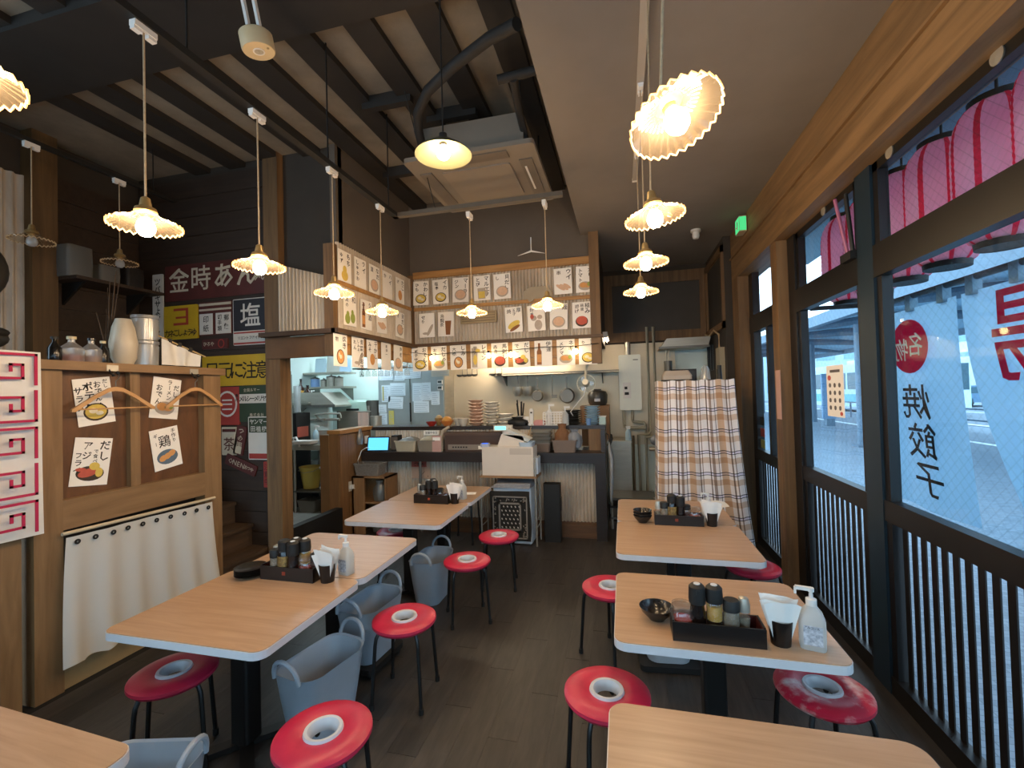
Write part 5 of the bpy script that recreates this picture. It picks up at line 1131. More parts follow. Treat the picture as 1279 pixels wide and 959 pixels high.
for i in range(6):
    x = (-2.45, -2.37, -2.29, -2.21, -1.92, -1.82)[i]
    t = thing('ladle', 'steel ladle hanging under the range hood, %s from the left' % ('first', 'second', 'third', 'fourth', 'fifth', 'sixth')[i], 'ladle', (x, 6.55, 1.98), 0, 'hanging ladles'); obj('bowl', G().lathe([(.02, 0), (.045, .015), (.05, .035), (.044, .035), (.015, .008)], 14), STEELD, t, smooth=True); obj('handle', G().cyl((.045, 0, .03), (.045, 0, .30), .006), STEELD, t)
for i, x in enumerate((-2.50, -2.42)):
    t = thing('hood_note', ('left' if i == 0 else 'right') + ' small white note taped to the range hood lip', 'note', (x, 6.28, 2.20)); obj('sheet', G().box(-.03, 0, 0, .03, .003, .08), PAPER, t)
t = thing('rice_cooker', 'dark round rice cooker on the back line', 'rice cooker', (-.36, 6.6, 1.50)); obj('body', G().lathe([(.11, 0), (.135, .04), (.14, .15), (.12, .2), (.05, .22)], 24), mat('cooker black', '#39352f', .35, var=.1), t, smooth=True); obj('panel', G().box(-.04, -.145, .06, .04, -.13, .1), RING, t); obj('lid_handle', G().box(-.05, -.03, .215, .05, .03, .235), BLACKM, t)
t = thing('back_counter', 'steel back counter with drawers behind the serving line', 'counter', (-2.6, 6.3, 0)); obj('body', G().box(0, 0, .05, 2.25, .62, .9), STEELD, t); obj('top', G().box(-.01, -.02, .9, 2.26, .62, .94), STEEL, t); obj('riser', G().box(2.0, .1, .94, 2.4, .55, 1.5), mat('wood riser', '#8a623a', .5, var=.2), t)
# fan clipped at the canopy end
t = thing('clip_fan', 'small white clip fan hanging from the canopy end', 'fan', (-.42, 5.32, 1.80))
WF = mat('ivory fan plastic', '#cfc7b0', .4, var=.05)
ringp = [(.105 * math.cos(a), 0, .105 * math.sin(a)) for a in (2 * PI * i / 24 for i in range(25))]
obj('guard', G().tube(ringp, .006, 6), WF, t)
for i in range(12):
    a = 2 * PI * i / 12; obj('guard_spoke', G().tube([(.02 * math.cos(a), -.03, .02 * math.sin(a)), (.07 * math.cos(a), -.025, .07 * math.sin(a)), (.105 * math.cos(a), 0, .105 * math.sin(a))], .002, 5), WF, t)
obj('motor', G().cyl((0, .0, 0), (0, -.12, .02), .045, .035, 16), WF, t, smooth=True)
for i in range(3):
    a = 2 * PI * i / 3; obj('blade', G().prism(ell(.05 * math.cos(a), .05 * math.sin(a), .045, .025, 12, a), -.005, .002, 'y'), PETG, t)
obj('bracket', G().tube([(0, -.06, .04), (0, -.02, .14), (.02, .0, .22), (.08, .0, .25)], .014, 8), WF, t)
obj('fan_cord', G().tube([(-.42, 5.26, 1.76), (-.45, 5.28, 1.66), (-.55, 5.33, 1.55), (-.62, 5.4, 1.47), (-.60, 5.45, 1.42)], .005, 6), WHITEP, label='white cord drooping from the clip fan', cat='cord')
# ------------------------------------------------------------------ water heater, pipes, right passage
t = thing('water_heater', 'white wall water heater with control panel and flue', 'water heater', (-.05, 6.70, 1.42)); HW_ = mat('heater enamel', '#e2e6dc', .4, var=.05)
obj('body', G().prism(rrect(.31, .80, .02, 3, .15, .40), -.0, .22, 'y'), HW_, t); obj('control_panel', G().box(.05, -.01, .17, .16, 0, .40), WHITEP, t); obj('button', G().box(.07, -.014, .3, .11, -.01, .34), BLACKM, t); obj('button', G().box(.07, -.014, .22, .13, -.01, .26), BLACKM, t)
obj('flue', G().cyl((.13, .1, .8), (.13, .1, .99), .04), STEEL, t, smooth=True); obj('vent_slot', G().box(.2, -.004, .72, .27, 0, .73), BLACKM, t)
PIPE = mat('cream pipe lagging', '#b5b19c', .6, var=.15, scale=9)
def pipe(label, pts, r=.022, m_=PIPE): return obj('wall_pipe', G().tube(pts, r, 10), m_, smooth=True, label=label, cat='pipe', group='pipes below the water heater')
pipe('cream pipe dropping from the left of the heater and turning right', [(.0, 6.8, 1.42), (.0, 6.8, 1.22), (.0, 6.8, 1.18), (.04, 6.8, 1.16), (.30, 6.8, 1.15)])
pipe('cream pipe from the heater middle elbowing right', [(.12, 6.82, 1.42), (.12, 6.82, 1.26), (.14, 6.82, 1.24), (.28, 6.82, 1.23), (.30, 6.82, 1.2), (.30, 6.82, .1)])
pipe('tall cream pipe rising past the heater to the ceiling', [(.36, 6.8, 2.62), (.36, 6.8, 1.1), (.34, 6.8, 1.06), (.2, 6.8, 1.05), (.2, 6.8, .1)])
pipe('second tall cream pipe right of the heater', [(.45, 6.82, 2.62), (.45, 6.82, 1.05), (.40, 6.82, 1.02), (.30, 6.82, 1.02)])
pipe('thin rusty pipe to the left foot of the wall', [(.12, 6.75, 1.05), (.12, 6.75, .12), (.02, 6.75, .06)], .02, mat('old pipe', '#8d7f67', .7, var=.25))
t = thing('undercounter_fridge', 'steel cabinet beside the pipes in the passage', 'cabinet', (-.22, 6.2, 0)); obj('body', G().box(0, 0, .05, .30, .5, 1.0), STEEL, t); obj('door_panel', G().box(.01, -.015, .1, .29, 0, .92), STEEL, t); obj('top', G().box(-.01, -.02, 1.0, .31, .5, 1.03), STEEL, t)
t = thing('spray_bottle', 'pale blue bottle on the passage cabinet', 'bottle', (.05, 6.3, 1.03)); obj('body', G().lathe([(.04, 0), (.04, .1), (.02, .15)], 14), mat('pale blue soap', '#9fb8c4'), t, smooth=True); obj('head', G().box(-.03, -.01, .15, .03, .01, .19), WHITEP, t)
t = thing('low_trolley', 'low dark steel trolley with racks in the passage', 'trolley', (-.2, 5.7, 0))
for z in (.12, .26, .36): obj('deck', G().box(0, 0, z, .55, .45, z + .025), STEELD if z != .26 else BLACKM, t)
for x in (.02, .53):
    for y in (.02, .43): obj('leg', G().cyl((x, y, 0), (x, y, .4), .015), STEEL, t)
t = thing('faucet_cluster', 'cluster of steel taps and grey bag beside the plaid rack', 'taps', (.42, 6.4, .9)); obj('valve', G().cyl((-.1, 0, 0), (.14, 0, 0), .03), STEEL, t); obj('spout', G().tube([(0, 0, 0), (0, -.08, .1), (.12, -.1, .08)], .018, 8), STEEL, t, smooth=True); obj('bag', G().sphere((.03, -.02, .12), .12, 12, 8, (1, .6, .7)), mat('grey film', '#7d838c'), t, smooth=True); obj('drain', G().tube([(0, 0, 0), (.02, 0, -.3), (.05, -.04, -.5), (.1, -.04, -.6), (.1, -.04, -.9)], .03, 8), STEELD, t, smooth=True)
t = thing('passage_hood', 'steel exhaust hood hanging above the plaid rack', 'hood', (.5, 6.45, 2.26)); obj('shell', G().prism([(0, 0), (.62, 0), (.66, .14), (.1, .14)], 0, .4, 'y'), STEEL, t); obj('lip', G().box(-.01, -.012, 0, .64, 0, .03), STEELD, t)
t = thing('hood_strainer', 'small steel strainer hanging from the passage hood', 'strainer', (.62, 6.6, 1.90)); obj('body', G().lathe([(.05, 0), (.055, .2), (.05, .2), (.045, .01)], 14), STEELD, t, smooth=True); obj('rod', G().cyl((-.02, 0, .2), (-.02, 0, .36), .006).cyl((.02, 0, .2), (.02, 0, .36), .006), STEEL, t)
t = thing('breaker_box', 'cream breaker box with cables on the right wall', 'breaker box', (1.17, 5.85, 1.7)); obj('box', G().box(-.03, 0, 0, .03, .22, .5), mat('beige box', '#a99b80', .6, var=.1), t); obj('switch', G().box(-.04, .08, .18, -.03, .14, .24), BLACKM, t); obj('cable', G().tube([(-.01, .1, .5), (-.02, .05, .66), (-.03, .3, .74), (-.03, .6, .70), (-.03, .9, .76)], .012, 6), mat('beige cord', '#b79a74'), t)
t = thing('wall_switch', 'white switch on the far right wall post', 'switch', (1.19, 5.76, 1.33)); obj('plate', G().box(-.01, 0, 0, 0, .1, .09), WHITEP, t); obj('rocker', G().box(-.016, .03, .02, -.01, .07, .07), WHITEP, t)
# plaid-covered rack
def plaid():
    m = bpy.data.materials.new('plaid cotton'); m.use_nodes = True; n = m.node_tree.nodes; L = m.node_tree.links; b = n['Principled BSDF']; b.inputs['Roughness'].default_value = .95
    tc = n.new('ShaderNodeTexCoord'); sp = n.new('ShaderNodeSeparateXYZ'); L.new(tc.outputs['UV'], sp.inputs[0])
    def axis(sock, freq, stops):
        mu = n.new('ShaderNodeMath'); mu.operation = 'MULTIPLY'; mu.inputs[1].default_value = freq; fr = n.new('ShaderNodeMath'); fr.operation = 'FRACT'
        cr = n.new('ShaderNodeValToRGB'); cr.color_ramp.interpolation = 'CONSTANT'; e = cr.color_ramp.elements
        while len(e) > 1: e.remove(e[-1])
        e[0].position = 0; e[0].color = lin(stops[0][1])
        for p, c in stops[1:]: q = e.new(p); q.color = lin(c)
        L.new(sock, mu.inputs[0]); L.new(mu.outputs[0], fr.inputs[0]); L.new(fr.outputs[0], cr.inputs[0]); return cr.outputs[0]
    a = axis(sp.outputs[0], 4, [(0, '#eaeaf2'), (.16, '#6d5f5c'), (.20, '#eaeaf2'), (.26, '#9c8f8c'), (.34, '#e6e6ee'), (.44, '#43455a'), (.46, '#e6e6ee'), (.52, '#c4ab97'), (.72, '#dedbe0'), (.84, '#7d716e'), (.88, '#eaeaf2'), (.94, '#8d8280'), (.97, '#eaeaf2')])
    c = axis(sp.outputs[1], 1, [(0, '#f3efe8'), (.30, '#34364a'), (.335, '#e6e4ee'), (.42, '#34364a'), (.45, '#f3efe8'), (.62, '#d9c3ac'), (.88, '#f1ece4')])
    mx = n.new('ShaderNodeMix'); mx.data_type = 'RGBA'; mx.blend_type = 'MULTIPLY'; mx.inputs[0].default_value = 1
    L.new(a, mx.inputs[6]); L.new(c, mx.inputs[7]); L.new(mx.outputs[2], b.inputs['Base Color']); return m
PLAID = plaid()
t = thing('covered_rack', 'tall rack draped in a plaid brown and navy cloth', 'rack', (.33, 4.62, 0))
# cloth: front sheet wraps over the top and round the left side
prof = [(.0, .42), (.0, .2), (.0, .03), (.03, .0)] + [(.03 + .66 * i / 30, 0) for i in range(1, 31)] + [(.70, .02), (.71, .2), (.71, .42)]
acc = [0]
for p, q in zip(prof, prof[1:]): acc.append(acc[-1] + math.hypot(q[0] - p[0], q[1] - p[1]))
nv = 18; vs = []; uv = []
for j in range(nv + 1):
    v = j / nv; z = .22 + 1.57 * v
    for i, (x, y) in enumerate(prof):
        fl = (1 - v) ** 1.5; k_ = x / .71
        vs.append((x + (-.05 + .17 * k_) * fl + .006 * math.sin(i * 1.9) * (1 - v), y + (-.03 - .014 * math.sin(i * .9)) * fl + .006 * math.sin(i * 1.3 + j * .4), z + .006 * math.sin(i)))
        uv.append((acc[i] * .95, (1.79 - z) / .205))
g = G(); K = len(prof); g.add(vs, [(j * K + i, j * K + i + 1, (j + 1) * K + i + 1, (j + 1) * K + i) for j in range(nv) for i in range(K - 1)])
k0 = len(g.v); top = [(x, y, 1.79) for x, y in ((.0, .03), (.03, 0), (.69, 0), (.70, .02), (.71, .42), (0, .42))]; g.add(top, [(0, 1, 2, 3, 4, 5)]); uv += [(p[0], p[1]) for p in top]
me = mesh('drape', g, PLAID, True); ul = me.uv_layers.new(name='UVMap')
for lp in me.loops: ul.data[lp.index].uv = uv[lp.vertex_index]
obj('drape', me, None, t)
for x in (.05, .65):
    for y in (.06, .38): obj('post', G().cyl((x, y, 0), (x, y, 1.78), .014), STEEL, t)
for z in (.3, .8, 1.3): obj('shelf', G().box(.05, .06, z, .65, .38, z + .02), STEELD, t)
t = thing('rack_top_box', 'beige appliance standing on top of the plaid rack', 'box', (.40, 4.75, 1.795)); obj('body', G().loft([[(x * s + .13, y * s + .1, z) for x, y in rrect(.28, .2, .02, 3)] for s, z in ((1, 0), (1, .05), (.8, .1))]), mat('beige appliance', '#a3978a', .5, var=.1), t); obj('base', G().prism(rrect(.285, .205, .02, 3, .13, .1), 0, .01), BLACKM, t)
t = thing('small_monitor', 'black framed screen behind the beige appliance', 'screen', (.50, 5.08, 1.45)); obj('panel', G().box(0, 0, 0, .26, .02, .47), BLACKM, t); obj('glass', G().box(.015, -.003, .25, .245, 0, .45), mat('screen black', '#262422', .3, var=.1), t); obj('stand', G().box(.1, .02, -1.45, .16, .05, .2), BLACKM, t)
for x, lab in ((.80, 'clear upside-down cups on the plaid rack top'), (.93, 'dark pepper mill on the plaid rack top')):
    t = thing('rack_top_item', lab, 'cup', (x, 4.8, 1.795)); m_ = PETG if x < .9 else BLACKM
    obj('body', G().lathe([(.05 if x < .9 else .025, 0), (.04 if x < .9 else .02, .1), (.02, .14)], 14), m_, t, smooth=True); obj('rim', G().lathe([(.052 if x < .9 else .026, 0), (.052 if x < .9 else .026, .008)], 14), m_, t)

# ------------------------------------------------------------------ kitchen strip lights (the kitchen's own lamps, plus one added over the passage)
def strip(label, x0, y0, x1, y1, z, m_=None):
    t = thing('strip_light', label, 'ceiling light', ((x0 + x1) / 2, (y0 + y1) / 2, z)); hx, hy = (x1 - x0) / 2, (y1 - y0) / 2
    obj('housing', G().box(-hx, -hy, -.02, hx, hy, .02), WHITEP, t); obj('tube', G().box(-hx + .03, -hy + .02, -.045, hx - .03, hy - .02, -.02), m_ or TUBEM, t); obj('end_cap', G().box(-hx, -hy - .01, -.055, hx, -hy + .018, .02), WHITEP, t)
strip('long kitchen strip light above the sink', -4.7, 5.0, -3.5, 5.16, 2.60); strip('second kitchen strip light towards the back wall', -4.6, 6.3, -3.4, 6.46, 2.60); strip('kitchen strip light above the serving line', -2.4, 6.42, -.8, 6.52, 2.265, WARMT); strip('added strip light brightening the passage by the water heater', -.235, 5.9, -.175, 6.7, 2.45, WARMT)  # passage strip is added to brighten the heater corner

# ------------------------------------------------------------------ pendant lamps
SHADE = glass('fluted glass', '#fff6e6', .16, .07, .06, '#ffe9c8')
CORD = mat('braided cord', '#b49c7c', .8, var=.25, scale=80)
BRASS = mat('aged brass', '#a58a5c', .35, .6, var=.15)
PLUG = mat('white track plug', '#e4e0da', .45, var=.04)
OFFB = glass('unlit bulb', '#dddddd', .2, .3, .05)
def fluted(n=30, sub=4):
    """ruffled plate: radial flutes that open towards the rim"""
    g = G(); rs = [(.032, .052), (.045, .046), (.052, .034), (.075, .022), (.10, .010), (.122, .0), (.126, -.003)]
    N = n * sub; vs = []
    for i, (r, z) in enumerate(rs):
        amp = .0 if i < 2 else .0065 * ((r - .05) / .075)
        for k in range(N):
            a = 2 * PI * k / N; vs.append((r * math.cos(a), r * math.sin(a), z + amp * math.cos(n * a)))
    fs = [(i * N + k, i * N + (k + 1) % N, (i + 1) * N + (k + 1) % N, (i + 1) * N + k) for i in range(len(rs) - 1) for k in range(N)]
    return g.add(vs, fs)
SHME = mesh('shade', fluted(), SHADE, True)
CAPME = mesh('cap', G().lathe([(.008, .118), (.016, .112), (.02, .09), (.022, .078), (.036, .07), (.04, .056), (.034, .05), (.020, .046), (.018, .03)], 24), BRASS, True)
BME = mesh('bulb', G().lathe([(.0001, -.045), (.018, -.041), (.030, -.026), (.033, -.010), (.028, .010), (.016, .028), (.014, .036)], 20), BULBM, True)
OBME = mesh('bulb', G().lathe([(.0001, -.045), (.018, -.041), (.030, -.026), (.033, -.010), (.028, .010), (.016, .028), (.014, .036)], 20), OFFB, True)
RIMG = G().tube([(.125 * math.cos(2 * PI * k / 120), .125 * math.sin(2 * PI * k / 120), -.003 + .0065 * math.cos(30 * 2 * PI * k / 120)) for k in range(121)], .0028, 5)
RIME = mesh('rim', RIMG, glass('rim glass', '#fff3dd', .2, .55, .08, '#ffe6bd'), True)
def pendant(label, x, y, z, ztop, tilt=(0, 0), lit=True, wob=0):
    t = thing('pendant_lamp', label, 'lamp', (x, y, z), 0, 'fluted glass pendant lamps', rot=(tilt[0], tilt[1], 0))
    obj('shade', SHME, None, t); obj('rim', RIME, None, t); obj('cap', CAPME, None, t); obj('bulb', BME if lit else OBME, None, t)
    inv = Matrix.Rotation(-tilt[1], 4, 'Y') @ Matrix.Rotation(-tilt[0], 4, 'X')
    L = ztop - z; pts = []
    top = inv @ Vector((0, 0, L))
    base = Vector((0, 0, .115))
    for i in range(9): pts.append(base.lerp(top, i / 8) + Vector((wob * math.sin(i * PI / 8), 0, 0)))
    obj('cord', G().tube(pts, .004, 6), CORD, t, smooth=True)
    p = obj('track_plug', G().box(-.016, -.045, -.012, .016, .045, .022).box(-.012, -.045, -.026, .012, -.012, -.012).box(-.012, .012, -.026, .012, .045, -.012), PLUG, t)
    p.location = top; p.rotation_euler = (0, 0, 0)
    return t
TZ = 3.25
for (y, z, lab) in ((1.41, 2.44, 'lit pendant above the nearest left table'), (2.0, 2.43, 'lit pendant beside the salt sign'), (2.64, 2.42, 'lit pendant before the left canopy corner post'), (3.26, 2.40, 'lit pendant before the left canopy posters')):
    pendant(lab, -1.87, y, z, TZ)
pendant('lit pendant hanging before the back poster middle row', -1.20, 3.53, 2.39, TZ - .05); pendant('lit pendant hanging before the right canopy posters', -.57, 3.56, 2.41, TZ - .02)
pendant('lit pendant cut off at the left picture edge', -1.39, .63, 2.44, 3.4)
pendant('large tilted lit pendant at the upper right, nearest the camera', .16, 1.28, 2.45, 3.48, (-.28, -.30), True, .01)
pendant('lit pendant second in the right row', .155, 2.02, 2.46, 3.48, (0, -.12)); pendant('lit pendant third in the right row', .15, 2.70, 2.45, 3.48, (0, -.03)); pendant('lit pendant farthest in the right row', .15, 3.45, 2.44, 3.48)
pendant('unlit glass pendant over the stairs, left one', -4.15, 2.32, 2.92, 3.62, lit=False); pendant('unlit glass pendant over the stairs, right one', -4.15, 2.91, 2.92, 3.62, lit=False)
# enamel shade lamp on a long cord
t = thing('enamel_lamp', 'lit lamp with a shallow enamel dish shade at the ceiling centre', 'lamp', (-.90, 2.24, 3.02))
obj('shade', G().lathe([(.02, .075), (.035, .06), (.075, .045), (.125, .012), (.152, -.012), (.152, -.016), (.12, .006), (.07, .036), (.03, .05)], 32), mat('olive enamel', '#55543f', .35, var=.1), t, smooth=True)
obj('socket', G().lathe([(.02, .03), (.022, .1), (.008, .11)], 16), BLACKM, t, smooth=True); obj('bulb', G().sphere((0, 0, .0), .036, 16, 12, (1, 1, 1.1)), BULBM, t, smooth=True); obj('cord', G().cyl((0, 0, .1), (0, 0, 1.06), .004), BLACKM, t)
# lighting track
t = thing('lighting_track', 'black ceiling track carrying the left pendants', 'track', (0, 0, TZ + .012)); obj('rail', G().box(-1.895, -.3, 0, -1.845, 3.55, .035), BLACKM, t); obj('rail', G().box(-1.895, 3.5, 0, -.42, 3.55, .035), mat('grey track', '#5d564d', .5, var=.1), t)
for y in (.6, 1.6, 2.6, 3.4): obj('hanger_rod', G().cyl((-1.87, y, .03), (-1.87, y, .84 if not 1.9 < y < 2.4 else .64), .005), BLACKM, t)
obj('hanger_rod', G().cyl((-1.50, 3.0, .7), (-1.50, 3.525, .03), .004), BLACKM, t)
t = thing('lighting_track', 'black track carrying the unlit pendants over the stairs', 'track', (-4.15, 0, 3.635)); obj('rail', G().box(-.02, 1.8, 0, .02, 3.4, .03), BLACKM, t); obj('hanger_rod', G().cyl((0, 2.0, .03), (0, 2.0, .465), .005).cyl((0, 3.2, .03), (0, 3.2, .465), .005), BLACKM, t)
t = thing('lighting_track', 'white ceiling track carrying the right pendants', 'track', (.15, 0, 3.478)); obj('rail', G().box(-.02, .6, 0, .02, 3.9, .022), mat('track taupe', '#a59b8e', .5, var=.05), t); obj('end_cap', G().box(-.022, 3.9, -.002, .022, 3.93, .022), PLUG, t)
# round emergency light
t = thing('emergency_light', 'round cream emergency downlight on a bracket at the upper left', 'lamp', (-1.62, 1.75, 3.36), rot=(.15, -.1, 0)); obj('body', G().lathe([(.095, 0), (.10, .01), (.10, .10), (.09, .11)], 28), mat('cream housing', '#c8b48e', .5, var=.05), t, smooth=True); obj('lens', G().lathe([(.028, -.002), (.02, .004), (.0001, -.008)], 16), STEEL, t, smooth=True); obj('lens_ring', G().lathe([(.036, 0), (.036, -.004), (.028, -.004), (.028, 0)], 16, close=True), PLUG, t); obj('bracket', G().box(-.05, -.012, .1, -.03, .012, .55).box(.03, -.012, .1, .05, .012, .55), PLUG, t); obj('test_button', G().cyl((.07, 0, -.004), (.07, 0, .0), .008), mat('tan', '#a08a60', .5, var=.1), t); t.scale = (.72, .72, .72)
# cassette air conditioner with hoses
ACM = mat('ac panel taupe', '#7a7064', .6, var=.06)
t = thing('ceiling_air_conditioner', 'square cassette air conditioner hanging under the joists', 'air conditioner', (-1.08, 3.62, 3.50))
obj('body', G().box(-.42, -.40, .03, .42, .40, .30), ACM, t); obj('panel', G().prism(rrect(1.02, 1.0, .03, 3), 0, .035), ACM, t); obj('inner_panel', G().prism(rrect(.56, .56, .02, 3), -.012, 0), mat('ac inner', '#82776a', .6, var=.05), t)
for k in range(4): obj('louver', G().box(-.30, -.46, -.01, .30, -.36, .004).xf(Matrix.Rotation(k * PI / 2, 4, 'Z')), mat('ac louver', '#665c51', .5, var=.1), t)
obj('vent_slit', G().box(.385, -.2, -.014, .4, .2, -.009), WHITEP, t)
for sx in (-1, 1):
    for sy in (-1, 1): obj('hanger_rod', G().cyl((sx * .4, sy * .38, .3), (sx * .4, sy * .38, .6), .006), BLACKM, t)
HOSE = mat('black lagging', '#221f1d', .7, var=.3, scale=12, bump=.2)
for pts, r, lab in (([(-.5, 2.35, 3.72), (-.7, 2.5, 3.8), (-1.0, 2.7, 3.84), (-1.25, 2.85, 3.82), (-1.4, 3.0, 3.78), (-1.45, 3.12, 3.72), (-1.46, 3.2, 3.65), (-1.44, 3.28, 3.6)], .035, 'black lagged pipe sweeping round to the air conditioner'), ([(-.62, 2.75, 3.72), (-.64, 2.9, 3.74), (-.66, 3.1, 3.72), (-.66, 3.25, 3.66), (-.66, 3.32, 3.62)], .028, 'short black hose dropping to the air conditioner'), ([(-.46, 2.75, 3.74), (-.6, 2.76, 3.74), (-.72, 2.74, 3.72)], .03, 'grey drain pipe stub above the air conditioner')):
    obj('ac_hose', G().tube(pts, r, 10), HOSE, smooth=True, label=lab, cat='hose')
# exit sign, smoke detector
t = thing('exit_sign', 'small green lit exit sign on the wood beam', 'sign', (1.20, 4.98, 3.30)); obj('case', G().box(0, 0, 0, .07, .16, .16), mat('sign case', '#b9a98a', .5, var=.05), t); obj('face', G().box(-.002, .006, .01, 0, .154, .15).box(.002, -.002, .01, .065, 0, .15), emission('exit green', '#3fae6a', .9), t); obj('pictogram', G().box(-.004, .06, .04, -.002, .085, .12).box(-.004, .09, .06, -.002, .12, .075), WHITEP, t)
t = thing('smoke_detector', 'small white smoke detector on the lowered ceiling', 'detector', (.85, 5.4, 3.40)); obj('base', G().lathe([(.055, .1), (.055, .075), (.04, .07)], 20), WHITEP, t, smooth=True); obj('chamber', G().lathe([(.036, .07), (.04, .03), (.03, 0), (.0001, -.002)], 20), WHITEP, t, smooth=True)
t = thing('ceiling_hanger_hook', 'white hanger-shaped hook fixed above the right canopy posters', 'hook', (-.98, 5.05, 3.30)); obj('arms', G().prism([(-.16, 0), (0, .05), (.16, 0), (.0, .03)], -.006, .006, 'y'), PLUG, t); obj('stem', G().cyl((0, 0, .03), (0, .0, .2), .006), PLUG, t)
# notices by the door
t = thing('door_notice', 'pinkish notice card on the wood post by the door', 'notice', (1.375, 4.30, 1.55)); obj('card', G().box(-.082, -.066, -.12, -.078, -.06, .3).box(-.082, -.06, -.12, -.076, .05, .3), mat('pink notice', '#c29a8a', .7, var=.1), t)
t = thing('window_menu_sheet', 'white printed notice with icons on the narrow window pane', 'notice', (1.437, 3.58, 1.49)); t.scale = (1, .8, .62); obj('sheet', G().box(-.003, -.16, 0, 0, .16, .58), PAPER, t)
g = G()
for i in range(4):
    for j in range(3): g.prism(ell(-.09 + .09 * j, .10 + .085 * i, .018, .026, 10), -.006, -.003, 'x')
g.box(-.006, -.1, .50, -.003, .08, .53)
obj('icons', g, mat('icon grey', '#5f5a5a', .7, var=.1), t); obj('red_mark', G().prism(ell(.10, .44, .03, .03, 12), -.006, -.003, 'x').prism(ell(-.11, .04, .022, .022, 12), -.006, -.003, 'x'), mat('icon red', '#c65a4e', .7, var=.1), t)
for z, c, lab in ((1.30, '#20201e', 'black sticker on the door glass'), (1.18, '#a03a34', 'red sticker on the door glass'), (1.06, '#8b8a4e', 'olive sticker on the door glass')):
    t = thing('door_sticker', lab, 'sticker', (1.42, 5.18, z)); obj('film', G().box(-.003, 0, 0, 0, .14, .09), mat('sticker ' + c, c, .5, var=.1), t)

# ------------------------------------------------------------------ outside
PAVE = mat('paving', '#9aa7b4', .8, col2='#8794a1', scale=3)
def paving():
    m = bpy.data.materials.new('paver joints'); m.use_nodes = True; n = m.node_tree.nodes; L = m.node_tree.links; b = n['Principled BSDF']; b.inputs['Roughness'].default_value = .85
    tc = n.new('ShaderNodeTexCoord'); br = n.new('ShaderNodeTexBrick'); br.inputs['Scale'].default_value = 5; br.inputs['Color1'].default_value = lin('#7d8b99'); br.inputs['Color2'].default_value = lin('#6c7986'); br.inputs['Mortar'].default_value = lin('#5f6b77'); br.inputs['Mortar Size'].default_value = .015
    L.new(tc.outputs['Object'], br.inputs['Vector']); L.new(br.outputs[0], b.inputs['Base Color']); return m
struct('ground_plaza', G().box(1.52, -40, -.25, 90, 70, -.04), paving())
struct('road', G().box(13, -40, -.04, 24, 70, -.03), mat('asphalt', '#6d7782', .9, var=.15, scale=8))
struct('road_markings', G().box(13.2, -40, -.03, 13.4, 70, -.025).box(18.4, -40, -.03, 18.55, 70, -.025).box(9.5, -40, -.04, 9.7, 70, -.03), mat('road paint', '#dfe6ea', .8, var=.05))
struct('wall_outer', G().box(1.5, 4.1, 3.5, 1.6, 9, 4.2).box(1.5, -3, 3.5, 1.6, 4.1, 4.2), DARKW)
struct('eave', G().box(1.5, -3, 3.62, 2.9, 8, 3.72), mat('eave board', '#5b7280', .7, var=.1))
# lanterns
def lantern_mat(nm, base, stripe):
    return mat(nm, base, .8, var=.05)
LPINK = thin_cloth('pink lantern paper', '#ffc9d8', .6); LRED = thin_cloth('red lantern stripe', '#ff4668', .5)
def lantern(label, x, y, z, r=.205, h=.80):
    t = thing('paper_lantern', label, 'lantern', (x, y, z), random.uniform(0, 1), 'pink paper lanterns under the eave')
    prof = []
    for i in range(41):
        u = i / 40; prof.append((r * (1 - abs(2 * u - 1) ** 5 * .42) + (.003 if i % 2 else 0), h * u))
    obj('paper', G().lathe(prof, 32), LPINK, t, smooth=True)
    for k in range(9):
        a0 = 2 * PI * k / 9; g = G(); vs = []
        for (rr, zz) in prof:
            for da in (-.075, 0, .075): vs.append(((rr + .003) * math.cos(a0 + da), (rr + .003) * math.sin(a0 + da), zz))
        n_ = len(prof); g.add(vs, [(3 * i + q, 3 * i + q + 1, 3 * i + q + 4, 3 * i + q + 3) for i in range(n_ - 1) for q in range(2)])
        obj('stripe', g, LRED, t)
    for zz, s_ in ((-.03, 1), (h - .02, 1)): obj('rim_band', G().lathe([(r * .6, zz), (r * .62, zz + .05), (r * .52, zz + .05), (r * .52, zz)], 24, close=True), BLACKM, t, smooth=True)
    obj('bottom_disc', G().cyl((0, 0, -.028), (0, 0, -.012), r * .58, n=24), BLACKM, t)
    obj('hanger', G().cyl((0, 0, h), (0, 0, 3.62 - z), .008), BLACKM, t)
for i, (y, lab) in enumerate(((4.92, 'pink striped lantern seen through the door transom'), (4.47, 'pink striped lantern seen beside the tilted sash'), (4.03, 'pink striped lantern left in the second transom'), (3.59, 'pink striped lantern at the left of the large transom'), (3.13, 'pink striped lantern in the middle of the large transom'), (2.69, 'pink striped lantern right of the middle in the large transom'), (2.25, 'pink striped lantern at the right picture edge'), (1.81, 'pink striped lantern beyond the right picture edge'))):
    lantern(lab, 2.12, y, 2.5)
